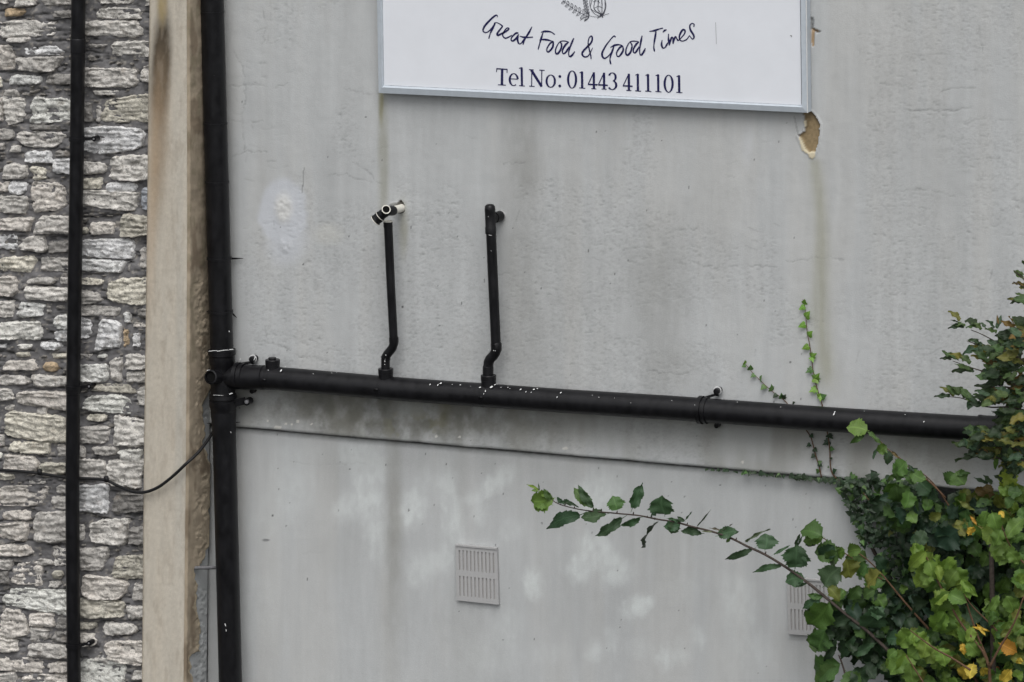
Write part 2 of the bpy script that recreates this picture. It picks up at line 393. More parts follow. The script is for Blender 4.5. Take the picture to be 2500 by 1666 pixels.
def wall_fields(px, py, lower):
    """relief (metres, towards the viewer) and paint colour of the wall, with its stains, repairs and painted-in shade"""
    H = (fbm(px/260, py/260, 1, 3)-.5)*0.008
    # coarse coat in the middle and at the right, smoother skim at the top
    rough = np.zeros_like(px)
    if not lower:
        rough = sst(.40, .60, fbm(px/120, py/160, 12, 3)+.35*sst(380, 640, py)*sst(560, 640, px)-.18-.25*sst(1720, 1800, px)*(1-sst(2100, 2160, px)))
        rough = np.maximum(rough, .9*sst(2080, 2140, px)*sst(.35, .5, fbm(px/90, py/120, 20, 3)))
    H += rough*((fbm(px/5.5, py/4.6, 2, 3)-.5)*0.0011)
    ch = fbm(px/12, py/3.6, 5, 3)
    H += rough*(-np.clip(ch-.66, 0, 1))*0.006
    H += (fbm(px/30, py/30, 8, 3)-.5)*(0.0012 if lower else 0.0020)
    base = np.ones(px.shape+(3,))*GREY
    # large tonal drift and vertical runs of dirt
    drift = fbm(px/300, py/420, 30, 3)-.5
    st = fbm(px/16, py/230, 33, 4)-.5
    st2 = fbm(px/50, py/500, 36, 3)-.5
    base *= (1+drift*.17+st*.12+st2*.18)[..., None]
    warm = np.clip(st2*1.6+drift*1.2+.05, 0, .5)
    base = base*(1-warm[..., None]*np.array([.08, .105, .135]))
    base *= (1-rough*np.clip(fbm(px/6, py/4.5, 41, 3)-.50, 0, 1)*.45-rough*np.clip(ch-.66, 0, 1)*.8)[..., None]
    def tint(mask, c, k):
        nonlocal base
        mk_ = (np.clip(mask, 0, 1)*k)[..., None]; base = base*(1-mk_)+np.asarray(c)*mk_
    brk = .55+.9*fbm(px/14, py/40, 44, 4)
    dirt_shade = GREY*np.array([.64, .625, .60])
    if not lower:
        for cx, cy, rx, ry, k in ((1275,560,42,240,.42),(1290,420,32,70,.5),(1270,330,40,120,.3),(1290,880,50,120,.25),(1230,620,30,260,.2),(1600,650,70,130,.38),(1615,800,55,170,.38),(1385,690,45,280,.25),(1280,760,60,180,.30),(1480,740,50,200,.18),
                                  (1290,160,60,200,.22),(1480,330,30,120,.15),(1725,520,60,140,.2),(2200,300,120,300,.14),(2330,560,80,240,.14),(640,330,20,200,.12),(950,800,30,100,.15),(1650,900,60,50,.3),(1150,860,60,40,.2),(560,520,16,420,.30)):  # last entry is no dirt: shade beside the stack, put into the colour
            tint(ell(px, py, cx, cy, rx, ry, 0, .8)*brk, dirt_shade, k)
        tint(ell(px, py, 936, 380, 12, 190, 0, .7)*brk, GREY*np.array([.66,.64,.54]), .7)
        tint(ell(px, py, 931, 250, 6, 45, 0, .7)*brk, lin(140,136,105), .8)
        sx = 1992+(py-380)*.045+6*np.sin(py/70)
        tint(np.exp(-((px-sx)/(15+(py-380)*.018))**2)*sst(375, 400, py)*(1-sst(880, 1000, py))*(.7+.5*fbm(px/9, py/90, 46, 2)), GREY*np.array([.74,.72,.60]), .85)
        tint(ell(px, py, 985, 560, 10, 60, 0, .7)*brk, lin(150,148,125), .5)
        # pale roller patch with filler lumps
        e = ell(px+18*(fbm(px/30, py/30, 50, 2)-.5), py, 690, 520, 62, 84, 0, .14); e = np.maximum(e, ell(px, py, 700, 590, 45, 55, 20, .5)*.8)
        tint(e, lin(204, 208, 215), .72)
        l = ell(px, py, 692, 508, 20, 34, 0, .5); tint(l*brk, lin(214, 214, 211), .8); H += l*.007*fbm(px/8, py/8, 51, 3)+ell(px, py, 696, 600, 14, 18, 0, .5)*.005*fbm(px/7, py/7, 52, 3)
        tint(ell(px, py, 800, 572, 34, 24, 0, .6)*brk, lin(203, 203, 197), .5)
        tint(ell(px, py, 1825, 352, 14, 44, 0, .8), lin(206, 209, 213), .4)
        # green and black growth where the waste pipe drips, plus painted shade beneath it
        below = sst(10, 30, py-(922+(px-646)*.0715))
        gr = ell(px, py, 960, 1010, 330, 60, 5, .9)*below*sst(.25, .75, fbm(px/26, py/40, 60, 5))
        tint(gr, lin(98, 98, 88), .85); tint(ell(px, py, 1085, 985, 16, 60, 4, .8)*below, lin(122, 118, 84), .5)
        tint(ell(px, py, 850, 1012, 110, 50, 6, .9)*below*sst(.30, .72, fbm(px/20, py/34, 64, 5)), lin(84, 84, 80), .7)
        tint(ell(px, py, 1010, 1030, 70, 38, 0, .8)*sst(.45, .6, fbm(px/22, py/22, 62, 3)), lin(122, 118, 78), .55)
        tint(below*.8*sst(.35, .7, fbm(px/60, py/200, 66, 3)), lin(140, 139, 130), .55)
        tint(below*(1-sst(30, 120, py-(951+(px-646)*.0715)))*.9, lin(120, 119, 110), .45)  # even band following the pipe: its contact shade painted over the growth
        tint(ell(px, py, 1000, 1000, 40, 26, 0, .6), lin(160, 162, 158), .5)
        # flake lost beside the sign
        hm = inpoly(px, py, HOLE, 3)
        edge = inpoly(px, py, [(x*1.0+(x-1978)*.25, y+(y-325)*.10) for x, y in HOLE], 3)
        H = np.where(hm, H-.014+.003*fbm(px/5, py/5, 70, 3), H)
        base = np.where(hm[..., None], lin(150, 132, 102)*(.72+.5*fbm(px/5, py/5, 71, 3))[..., None], base)
        ce = inpoly(px, py, [(1950,334),(1956,338),(1966,362),(1974,374),(1969,376),(1958,366)], 1) | inpoly(px, py, [(1973,372),(1990,371),(1991,381),(1984,388),(1977,386),(1973,380)], 1) | inpoly(px, py, [(1964,296),(1968,296),(1968,310),(1964,310)], 1)
        base = np.where(ce[..., None], lin(214, 204, 178), base); H = np.where(ce, H*0+.004, H)
        lift = edge & ~hm & ~ce; H = np.where(lift, H+.003, H)
        s2 = inpoly(px, py, [(1980,45),(1985,45),(1987,70),(1999,76),(1996,80),(1988,76),(1987,112),(1981,112)], 1)
        base = np.where((s2 & (py > 70))[..., None], lin(176, 152, 124), base); H = np.where(s2, H-.006, H)
        pl = polyd(px, py, [(1980,45),(1981,70),(1990,75),(1995,80),(2002,77)], 1); H -= .004*(pl < 2.4)
        base = np.where((pl < 1.8)[..., None], base*.45, base)
        pl = polyd(px, py, [(1940,285),(1944,310),(1950,331)], 1); base = np.where((pl < 1.6)[..., None], base*.7, base)
        # wall holes round the little waste pipes
        hh = np.hypot((px-977)/10, (py-507)/15) < 1+.3*(fbm(px/6, py/6, 72, 2)-.5)
        base = np.where(hh[..., None], lin(70, 66, 60), base); H = np.where(hh, H-.012, H)
        pr = ell(px, py, 966, 500, 14, 6, 0, .3); tint(pr, lin(120, 118, 112), .7); H += pr*.006
        # paint chips on the lip
        for cx, cy, rx, ry in ((678,1044,9,4),(1380,1095,7,3),(653,1028,2,2),(697,1036,2.5,2.5),(726,1030,3,4),(711,1037,2,2),(760,1036,3,1.5),(1065,1066,3,3),(1122,1067,3,2),(1813,1129,3,3),(1048,1083,3,2)):
            cm = np.hypot((px-cx)/rx, (py-cy)/ry) < 1.1; base = np.where(cm[..., None], lin(205, 204, 198), base)
    else:
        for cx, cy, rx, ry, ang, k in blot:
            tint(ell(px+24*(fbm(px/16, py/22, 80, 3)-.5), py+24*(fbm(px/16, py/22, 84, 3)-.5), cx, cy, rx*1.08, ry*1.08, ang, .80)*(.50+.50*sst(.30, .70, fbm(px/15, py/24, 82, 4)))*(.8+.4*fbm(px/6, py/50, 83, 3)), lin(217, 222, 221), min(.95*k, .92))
        for cx, cy, rx, ry, k in ((955,1230,17,200,.70),(1120,1160,14,120,.2),(800,1150,30,90,.25),(950,1450,28,220,.34),(1130,1560,50,110,.22),(1180,1130,400,26,.15),(1340,1240,40,70,.18),(1980,1590,70,60,.3),(830,1350,60,60,.12),(1620,1300,80,120,.1),(1300,1160,200,60,.14)):
            tint(ell(px, py, cx, cy, rx, ry, 0, .8)*brk, GREY*np.array([.64,.62,.58]), k)
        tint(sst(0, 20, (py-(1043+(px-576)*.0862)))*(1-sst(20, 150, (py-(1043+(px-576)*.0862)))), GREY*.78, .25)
        tint(ell(px, py, 642, 1323, 9, 3, 0, .4), lin(95, 96, 98), .7)
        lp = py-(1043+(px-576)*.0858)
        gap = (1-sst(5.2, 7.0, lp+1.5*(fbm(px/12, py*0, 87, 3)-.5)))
        tint(gap, lin(38, 37, 36), .92); H -= .018*gap  # crevice under the lip: shade and dirt painted dark along a shallow groove
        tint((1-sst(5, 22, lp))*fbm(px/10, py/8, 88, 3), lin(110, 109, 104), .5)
    # hairline crazing
    r3 = np.random.RandomState(77)
    if not lower:
        for k in range(150):
            cx = r3.choice([r3.uniform(570, 700), r3.uniform(700, 1900), r3.uniform(2080, 2490)]); cy = r3.uniform(0, 930)
            if 915 < cx < 1990 and cy < 300: continue
            L = r3.uniform(8, 34); a = r3.normal(0.05, .25) if r3.rand() < .8 else r3.uniform(1.2, 1.9)
            pts = [(cx, cy), (cx+L*.5*math.cos(a), cy+L*.5*math.sin(a)+r3.uniform(-3, 3)), (cx+L*math.cos(a), cy+L*math.sin(a))]
            mb = (np.abs(px-cx) < 44) & (np.abs(py-cy) < 44); d = polyd(px[mb], py[mb], pts, 3)
            k_ = np.exp(-(d/1.4)**2); base[mb] = base[mb]*(1-.20*r3.rand()*k_)[:, None]; H[mb] -= .0005*k_
    # damp specks
    rr = np.random.RandomState(11 if lower else 12)
    for k in range(70 if lower else 60):
        cx = rr.uniform(580, 2000); cy = rr.uniform(1060, 1300) if lower and k < 52 else (rr.uniform(1300, 1650) if lower else rr.uniform(240, 1080))
        rx = rr.uniform(.9, 1.7); ry = rx*rr.uniform(1, 2.6)
        base = np.where((np.hypot((px-cx)/rx, (py-cy)/ry) < 1)[..., None], base*rr.uniform(.25, .6), base)
    for cr in cracks:
        x0 = min(p[0] for p in cr)-12; x1 = max(p[0] for p in cr)+12; y0 = min(p[1] for p in cr)-12; y1 = max(p[1] for p in cr)+12
        mb = (px > x0) & (px < x1) & (py > y0) & (py < y1)
        if not mb.any(): continue
        d = polyd(px[mb], py[mb], cr, 6); k = np.exp(-(d/1.6)**2)*np.clip(-.35+2.1*fbm(px[mb]/16, py[mb]/16, 90, 2), 0, 1)
        kk = .4 if lower else 1.0; H[mb] -= k*.0009*kk; b_ = base[mb]; base[mb] = b_*(1-.24*kk*np.clip(k, 0, 1))[:, None]
    for cr in scratches:
        x0 = min(p[0] for p in cr)-6; x1 = max(p[0] for p in cr)+6; y0 = min(p[1] for p in cr)-6; y1 = max(p[1] for p in cr)+6
        mb = (px > x0) & (px < x1) & (py > y0) & (py < y1)
        if mb.any():
            d = polyd(px[mb], py[mb], cr, 1); base[mb] = base[mb]*np.where(d < 1.4, .6 if cr[0][0] < 1800 else .86, 1)[:, None]
    return H, np.clip(base, 0, .9)

STEP = 0.0048
nu = int((XR-XC)/STEP); xs = np.linspace(XC, XR, nu)
nv = int((ZT-La[2])/STEP)
vv = np.linspace(0, 1, nv)
XX = np.repeat(xs[None, :], nv, 0); ZL = zled(xs)+(fbm(xs*9, xs*0, 95, 3)-.5)*.005
ZZ = ZL[None, :]+(ZT-ZL)[None, :]*vv[:, None]
px, py = proj(XX, 0*XX, ZZ)
H, C = wall_fields(px, py, False)
lipd = (ZZ-ZL[None, :])
H -= .006*np.exp(-(lipd/.006)**2)
YY = -H
# turn the bottom edge of the upper coat back to the lower coat, with a real underside
XX = np.vstack([XX[:1], XX]); ZZ = np.vstack([ZZ[:1]-.001, ZZ]); YY = np.vstack([YY[:1]*0+.045, YY]); C = np.concatenate([C[:1]*.6, C], 0)
sheet('upper_render', MAT['wall'], wall, XX, YY, ZZ, C)
XRL = P(2268, 1210, 0)[0]
xs = np.linspace(XC, XRL, int((XRL-XC)/STEP)); ZL = zled(xs)+.004
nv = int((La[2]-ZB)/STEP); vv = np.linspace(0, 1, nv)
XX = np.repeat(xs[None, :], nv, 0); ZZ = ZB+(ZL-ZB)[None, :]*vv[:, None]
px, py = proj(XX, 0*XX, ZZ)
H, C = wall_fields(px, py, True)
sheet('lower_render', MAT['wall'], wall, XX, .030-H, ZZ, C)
# plain continuation of the wall outside the picture: above, below and to the right, and its core
mb = MB()
mplain = simple('grey_paint_plain', GREY, .9, .2, .04, 20)
for lo, hi in (((XC, .02, ZT), (XR, .30, 7.6)), ((XR, .004, La[2]), (XR+4, .30, 7.6)), ((XC, .035, 0), (XRL, .30, ZB)), ((XRL+.9, .02, 0), (XR+4, .30, La[2]-.14)), ((XC-2.4, .34, 0), (XR+4, .40, 7.6))):
    mb = MB(); mb.box(lo, hi); mb.build('wall_core', mplain, wall, smooth=False)
# dark opening under the band at the right
mb = MB(); mb.box((XRL, .32, 0), (XRL+.9, .335, La[2])); mb.build('opening', MAT['dark'], wall, smooth=False)

# ------------------------------------------------------------------ stone wall at the left
YS = -0.135
SX0 = P(-260, 833, YS)[0]; SX1 = P(385, 833, YS)[0]
swall = empty('stone_wall', (SX0, YS, 0), 'rubble wall of whitish grey stones set in dark mortar', 'wall')
xs = np.linspace(SX0, SX1, 190); zs = np.linspace(ZB-.1, ZT+.1, 620)
XX, ZZ = np.meshgrid(xs, zs); px, py = proj(XX, YS+0*XX, ZZ)
H = .003+(fbm(px/40, py/30, 3, 4)-.5)*.034+(fbm(px/9, py/7, 5, 3)-.5)*.010-.018*np.clip(fbm(px/26, py/5, 15, 3)-.60, 0, 1)*4
MC = lin(115, 114, 115)
C = np.ones(px.shape+(3,))*MC*(.75+.5*fbm(px/30, py/24, 6, 4))[..., None]
sp = sst(.66, .74, fbm(px/9, py/6, 17, 3)); C = C*(1-.5*sp[..., None])+lin(178, 172, 162)*(.5*sp[..., None])
dk = np.clip(fbm(px/26, py/5, 15, 3)-.58, 0, 1)*4; C = C*(1-np.clip(dk, 0, .6)[..., None])
sheet('mortar', MAT['mortar'], swall, XX, YS-H, ZZ, C)
mplain2 = simple('plain_mortar', MC, .95, .1, .3, 12)
for lo, hi in (((SX0-3, YS+.03, 0), (SX1, .30, ZB-.1)), ((SX0-3, YS+.03, ZT+.1), (SX1, .30, 7.6)), ((SX0-3, YS+.03, ZB-.1), (SX0, .30, ZT+.1)), ((SX0, .1, ZB-.1), (SX1, .30, ZT+.1))):
    mb = MB(); mb.box(lo, hi); mb.build('wall_core', mplain2, swall, smooth=False)

S = []
def add(ox, oy, sc, L):
    for q in L: S.append((ox+q[0]/sc, oy+q[1]/sc, ox+q[2]/sc, oy+q[3]/sc, q[4] if len(q) > 4 else '', q[5] if len(q) > 5 else 0.0))
add(0, 0, 3.7325, [(-60,-60,90,35),(150,-60,340,65),(385,-60,700,55),(30,75,255,155,'o'),(480,90,700,165,'d'),(860,62,1310,182,'w'),(870,-60,1245,38,'w'),(1325,-30,1420,55),
 (-30,180,545,345,'w'),(55,335,315,392),(700,185,1305,338,'w'),(1005,365,1420,522,'w'),(-80,410,140,645,'p'),(210,410,600,505,'w'),(155,515,560,655),(700,615,1260,802),(1295,580,1420,760),
 (80,680,400,775,'w'),(420,670,700,775,'d'),(-60,690,35,800,'y'),(30,810,180,885),(40,878,235,1130,'w'),(-60,890,40,1110,'p'),(270,885,700,1130,'w'),(700,940,850,1115,'d'),(872,955,926,1120),
 (925,872,1420,1120,'y',-.06),(830,820,1110,872,'w'),(250,1132,590,1190,'d'),(-30,1170,135,1280),(155,1190,590,1350),(700,1150,1330,1400,'w'),(-40,1300,50,1365),(95,1325,190,1390,'w'),
 (220,1370,490,1492,'w'),(500,1370,640,1430,'d'),(490,1440,700,1590,'w'),(1010,1412,1420,1650,'w'),(700,1470,980,1590),(30,1490,265,1630),(290,1515,440,1640,'y'),(800,395,990,440,'d'),(800,500,880,560,'d'),
 (900,70,905,72)][:-1])
add(0, 400, 3.7325, [(700,125,940,230,'y'),(965,165,1260,262,'w'),(700,235,1275,422,'w',.06),(1295,210,1420,430,'b'),(-30,162,92,262,'p'),(85,155,270,282,'w'),(-40,280,275,455,'w',.04),(290,160,612,432,'p'),
 (-40,490,310,612,'p'),(330,465,680,640),(700,490,812,535,'d'),(700,575,820,640,'y'),(820,530,1060,648,'p'),(1100,458,1420,665,'y'),(-40,632,170,780,'w'),(195,650,440,802),(440,700,680,812,'d'),(700,682,1250,862,'w',.06),
 (1280,750,1420,985),(-40,842,325,990,'y'),(360,846,690,985),(700,868,1160,990,'w',.04),(-40,1020,175,1215,'p'),(240,1030,520,1095),(545,1025,680,1100),(700,1032,975,1105,'y',.08),(215,1115,680,1250,'w',.06),
 (700,1150,940,1282),(980,1032,1420,1280,'y'),(-40,1240,145,1405),(165,1260,420,1395,'w'),(430,1280,485,1365,'d'),(508,1283,602,1328,'d'),(700,1292,1120,1390,'',.04),(1130,1340,1197,1452,'w'),(1265,1310,1420,1400,'d'),
 (1205,1440,1420,1492,'p'),(-40,1430,402,1605,'w'),(500,1370,690,1510,'w'),(700,1400,850,1595,'w'),(900,1420,1120,1690,'w'),(1125,1480,1182,1675,'o'),(1210,1532,1282,1675,'w'),(490,1512,700,1620,'w'),(1170,900,1200,990,'d')])
add(0, 800, 3.7325, [(-30,150,72,192,'w'),(150,145,315,195,'w'),(365,135,560,200,'w',.08),(135,222,290,268,'y'),(465,230,660,286,'y'),(700,235,845,286),(895,240,992,277,'w'),(30,290,350,392,'p'),(410,310,540,405,'o'),
 (-30,428,265,522),(285,430,660,540,'w',.06),(700,325,1000,500,'w'),(1005,265,1122,502),(1145,240,1380,384,'w'),(1150,392,1380,505,'w',.04),(830,505,1242,590,'y',.06),(1255,540,1380,716,'w'),(-40,545,140,665,'w'),
 (150,572,660,735,'p',.08),(745,602,1230,782,'w',.04),(785,785,980,855,'y'),(40,700,140,755),(335,720,442,800),(40,770,650,1025,'y',.12),(-40,970,50,1090),(700,892,1005,1060),(1035,810,1380,1080,'w',.06),
 (80,1030,490,1145,'y',.05),(530,1050,680,1177),(700,1072,787,1187),(850,1078,1080,1162,'',.06),(1078,1105,1312,1222,'w'),(-40,1120,30,1200,'p'),(30,1152,362,1310,'p',.05),(365,1222,650,1340,'y'),(700,1192,985,1382),
 (980,1192,1320,1450,'w',.04),(-40,1322,150,1390,'y'),(250,1380,440,1432),(-40,1432,440,1630,'p'),(520,1430,680,1508),(700,1422,1012,1688,'w'),(1030,1500,1380,1690,'d')])
add(0, 1200, 3.365, [(430,32,600,150),(15,150,270,235,'p'),(-40,250,245,400,'p'),(285,155,600,425,'',0),(620,262,702,412),(730,217,1065,440,'w'),(1068,282,1220,440,'d'),(-40,432,275,535,'p'),(440,455,600,620),(620,455,888,650),
 (925,520,1220,715,'y'),(295,552,445,612),(-40,552,112,640),(110,572,357,770,'p'),(430,642,527,722,'y'),(400,730,507,792),(-40,645,90,760,'d'),(670,692,1055,898,'p',.10),(1100,755,1220,895),(35,787,600,985,'w',.10),
 (620,880,1045,1042,'y',.04),(1050,935,1220,1045),(5,962,230,1205,'p'),(240,990,460,1110,'p'),(470,1020,600,1130,'d'),(250,1112,410,1237),(435,1140,600,1240,'d'),(640,1070,800,1130,'y'),(850,1072,1135,1177,'w'),
 (640,1160,802,1272,'p'),(-40,1190,152,1325,'p',.08),(225,1247,600,1367,'',.04),(865,1212,1220,1420,'p',.08),(770,1340,920,1407,'w',.10),(-40,1350,385,1487,'p',.10),(395,1395,600,1492,'p'),(640,1372,1045,1640,'w',.04),
 (1090,1465,1220,1542,'w'),(-40,1482,140,1660),(165,1492,600,1680,'p',.04),(1060,1570,1220,1700)])
def stone_geo(x0, y0, x1, y1, tilt, sd, out=None):
    rr = random.Random(sd)
    cx, cy = (x0+x1)/2, (y0+y1)/2; hx, hy = (x1-x0)/2*.985, (y1-y0)/2*.99
    size = math.sqrt(hx*hy)
    nx = int(min(34, max(8, hx*2/2.6))); ny = int(min(22, max(7, hy*2/2.6)))
    gu = np.sin(np.linspace(-1, 1, nx)*math.pi/2*.86)/math.sin(math.pi/2*.86); gv = np.sin(np.linspace(-1, 1, ny)*math.pi/2*.86)/math.sin(math.pi/2*.86)
    U, Vv = np.meshgrid(gu, gv)
    s_ = np.maximum(np.abs(U), np.abs(Vv))
    th = np.arctan2(Vv, U)
    e = rr.uniform(3.2, 8)
    c, s2 = np.abs(np.cos(th)), np.abs(np.sin(th))
    sup = (c**e+s2**e)**(-1/e); sq = 1/np.maximum(c, s2)
    f = 1+(sup/sq-1)*s_**2
    nz = fbm(np.cos(th)*1.6+sd*3.1, np.sin(th)*1.6+sd*1.7, sd % 50, 3)-.5
    f = f*(1+nz*.75*s_**1.5*(8/(size+8)+.12))
    sh = [rr.uniform(-.20, .20), rr.uniform(-.16, .16), rr.uniform(-.3, .3), 0]
    u = U*f*(1+sh[0]*Vv)+sh[2]*.4*Vv*min(1, hy/hx); v = Vv*f*(1+sh[1]*U*1.2)
    ex = cx+u*hx; ey = cy+v*hy+tilt*u*hx
    w_ = s_**3
    j = fbm(ex/4.5, ey/4.5, sd % 40, 3)-.5; j2 = fbm(ex/4.5+31, ey/4.5, (sd+9) % 40, 3)-.5
    ex = ex+j*8*w_; ey = ey+j2*7*w_
    hgt = rr.uniform(.012, .030)*min(1, .6+size/40)
    edge = 1-s_                                    # 0 at the rim
    dpx = edge*min(hx, hy)
    prof = sst(-.2, 2.2, dpx)                       # steep broken arris
    lay_ = fbm(ex/26, ey/4.2, 21, 3)                 # bedding steps
    step = np.floor(lay_*7)/7
    crag = (step-.5)*.034+(fbm(ex/7, ey/5, 23, 3)-.5)*.020+(fbm(ex/2.6, ey/2.2, 27, 2)-.5)*.0045
    tx, tz = rr.uniform(-.5, .5), rr.uniform(-.5, .7)
    h = (hgt+crag+(tx*u+tz*v)*.008)*prof-.012*(1-prof)
    px3 = np.array([P(a_, b_, YS) for a_, b_ in zip(ex.ravel(), ey.ravel())])
    V = [(p[0], YS-hh, p[2]) for p, hh in zip(px3, h.ravel())]
    Fc = []
    for r_ in range(ny-1):
        for i in range(nx-1):
            a_ = r_*nx+i; Fc.append((a_, a_+nx, a_+nx+1, a_+1))
    return V, Fc
TONE = {'': (188,184,177), 'w': (212,208,200), 'd': (140,137,132), 'p': (202,196,187), 'y': (196,191,177), 'o': (176,156,128), 'b': (178,182,187)}
rng = random.Random(5)
for i, (x0, y0, x1, y1, tn, tl) in enumerate(S):
    V, Fc = stone_geo(x0, y0, x1, y1, tl+rng.uniform(-.015, .02), i+1)
    o = mk('stone', V, Fc, MAT['stone'], swall, smooth=True)
    c = np.minimum(lin(*TONE[tn])*rng.uniform(.88, 1.28)*np.array([1.24, 1.25, 1.28]), .88)
    o.color = (*[float(q) for q in c], 1)
# small spalls packed into the mortar: far too many to count
V = []; Fc = []; k = 0; nsp = 0
while nsp < 170 and k < 4000:
    k += 1; x = rng.uniform(-10, 352); y = rng.uniform(0, 1666); wx = rng.uniform(4, 14); wy = rng.uniform(1.5, 4)
    if any(a-wx-1 < x < c_+wx+1 and b-wy-1 < y < d+wy+1 for a, b, c_, d, *_ in S): continue
    v, f = stone_geo(x-wx, y-wy, x+wx, y+wy, .04, 400+k)
    n = len(V); V += v; Fc += [tuple(q+n for q in ff) for ff in f]; nsp += 1
if V:
    o = mk('stone_chips', V, Fc, MAT['stone'], swall, smooth=True); o['kind'] = 'stuff'; o.color = (*[float(q) for q in lin(150,146,140)], 1)
# courses beyond the left edge of the picture
V = []; Fc = []; y = -80
while y < 1750:
    h = rng.uniform(22, 50); x = -255
    while x < -22:
        wd = rng.uniform(35, 110); xe = min(x+wd, -16)
        if xe-x > 14:
            v, f = stone_geo(x, y, xe-5, y+h-7, .02, 700+int(x+y)); n = len(V); V += v; Fc += [tuple(q+n for q in ff) for ff in f]
        x += wd
    y += h
o = mk('outer_stones', V, Fc, MAT['stone'], swall, smooth=True); o['kind'] = 'stuff'; o.color = (*[float(q) for q in lin(182,177,168)], 1)

# ------------------------------------------------------------------ pilaster
YP = -0.236
def pl_left(py): return np.interp(py, [-200, 0, 560, 1106, 1666, 1900], [367.5, 365, 358.6, 351.4, 346.4, 344.5])
def pl_right(py): return np.interp(py, [-200, 0, 560, 1106, 1666, 1900], [455, 456, 457, 454, 448, 445])
pil = empty('pilaster', (P(400, 833, YP)[0], YP, 0), 'beige limewashed pilaster between stone wall and grey wall, dark stain near its top', 'pilaster')
nvp = 760; pyv = np.linspace(1850, -160, nvp)
EL = np.array([P(pl_left(q), q, YP) for q in pyv]); ER = np.array([P(pl_right(q), q, YP) for q in pyv])
nf = 44; t = np.linspace(0, 1, nf)[None, :, None]
G = EL[:, None, :]*(1-t)+ER[:, None, :]*t
px, py = proj(G[..., 0], G[..., 1], G[..., 2])
BEI = lin(195, 189, 177)
C = np.ones(px.shape+(3,))*BEI*(.90+.2*fbm(px/16, py/130, 3, 4))[..., None]
wrm = fbm(px/24, py/260, 9, 3)[..., None]; C = C*(1-.25*wrm*np.array([.12, .24, .38]))
def tin(C, m, c, k): m = (np.clip(m, 0, 1)*k)[..., None]; return C*(1-m)+np.asarray(c)*m
brk = .6+.8*fbm(px/7, py/14, 13, 4)
C = tin(C, ell(px, py, 393, 165, 22, 135, 3, .6)*(brk*.5+.65), lin(66, 60, 51), 1.0)
C = tin(C, ell(px, py, 390, 330, 20, 170, 3, .8)*(brk*.5+.55), lin(150, 131, 108), .7)
C = tin(C, ell(px, py, 396, 10, 11, 45, 0, .7)*brk, lin(164, 146, 104), .8)
C = tin(C, ell(px, py, 372, 480, 12, 260, 2, .9), lin(176, 152, 124), .5)
C = tin(C, ell(px, py, 440, 900, 10, 400, 0, .9), lin(184, 182, 174), .5)
C = tin(C, sst(.52, .75, fbm(px/9, py/40, 19, 5)), lin(156, 144, 128), .28); C = C*(.93+.14*fbm(px/3.2, py/6, 14, 2))[..., None]
H = (fbm(px/40, py/90, 6, 3)-.5)*.004+(fbm(px/7, py/9, 26, 3)-.5)*.0016
ef = np.minimum(np.arange(nf), np.arange(nf)[::-1])[None, :]; H = H-.004*np.exp(-ef/1.2)*(1+fbm(px/10, py/10, 28, 2))
G[..., 1] -= H
sheet('front_face', MAT['pil'], pil, G[..., 0], G[..., 1], G[..., 2], C)
# right flank: grey paint below, thick tan coat peeling off in ragged edges
nd = 60; tt = np.linspace(0, 1, nd)
G = np.repeat(ER[:, None, :], nd, 1).copy(); G[..., 1] = YP+(.0-YP)*tt[None, :]+.001
for i in range(nvp): G[i, :, 0] = ER[i, 0]
px, py = proj(G[..., 0], G[..., 1], G[..., 2])
edge = np.interp(py, [-200, 640, 700, 790, 850, 900, 950, 990, 1040, 1080, 1150, 1200, 1250, 1290, 1340, 1375, 1390, 1460, 1480, 1530, 1590, 1600, 1640, 1666, 1900],
                     [560, 560, 540, 545, 545, 512, 508, 486, 500, 492, 516, 512, 506, 512, 502, 492, 470, 478, 472, 488, 482, 462, 462, 470, 470])
wob = (fbm(px/14, py/14, 31, 4)-.5)*14
m = px+wob < edge
near = np.abs(px+wob-edge) < 5
rg = sst(640, 720, py)*sst(462, 480, px)*sst(.42, .58, fbm(px/16, py/26, 35, 3))
TAN = lin(174, 160, 140)
C = np.ones(px.shape+(3,))*TAN*(.70+.55*fbm(px/13, py/40, 37, 4))[..., None]
C = tin(C, sst(.5, .7, fbm(px/18, py/70, 38, 3)), lin(112, 96, 78), .55)
C = tin(C, sst(.55, .7, fbm(px/12, py/30, 43, 3))*(py < 900), lin(140, 132, 110), .5)
C = tin(C, rg, lin(190, 176, 154), .65)
C = np.where((~m)[..., None], GREY*(.92+.1*fbm(px/9, py/60, 47, 3))[..., None], C)
C = np.where((near & m)[..., None], lin(188, 174, 150)*(.7+.5*fbm(px/4, py/4, 48, 2))[..., None], C)
H = np.where(m, .010+(fbm(px/18, py/22, 49, 3)-.5)*.006, 0)+rg*(fbm(px/7, py/9, 53, 4)-.5)*.016
taper = np.clip(np.arange(nd)/3.0, 0, 1)[None, :]*np.clip((nd-1-np.arange(nd))/2.0, 0, 1)[None, :]
G[..., 0] += H*taper
sheet('flank', MAT['pil'], pil, G[..., 0], G[..., 1], G[..., 2], C)
mb = MB()
xa, xb = EL[:, 0].mean(), ER[:, 0].mean()
mlime = simple('plain_limewash', BEI, .9, .1, .1, 10)
for lo, hi in (((EL[0, 0], YP, 0), (ER[0, 0], .0, EL[0, 2])), ((EL[-1, 0], YP, EL[-1, 2]), (ER[-1, 0], .0, 7.6))):
    mb = MB(); mb.box(lo, hi); mb.build('core', mlime, pil, smooth=False)
Lf = EL.copy(); Lb_ = EL.copy(); Lb_[:, 1] = 0
mk('left_flank', np.vstack([Lf, Lb_]), [(i, i+1, nvp+i+1, nvp+i) for i in range(nvp-1)], MAT['mortar'], pil, col=np.ones((2*nvp, 3))*BEI*.9)

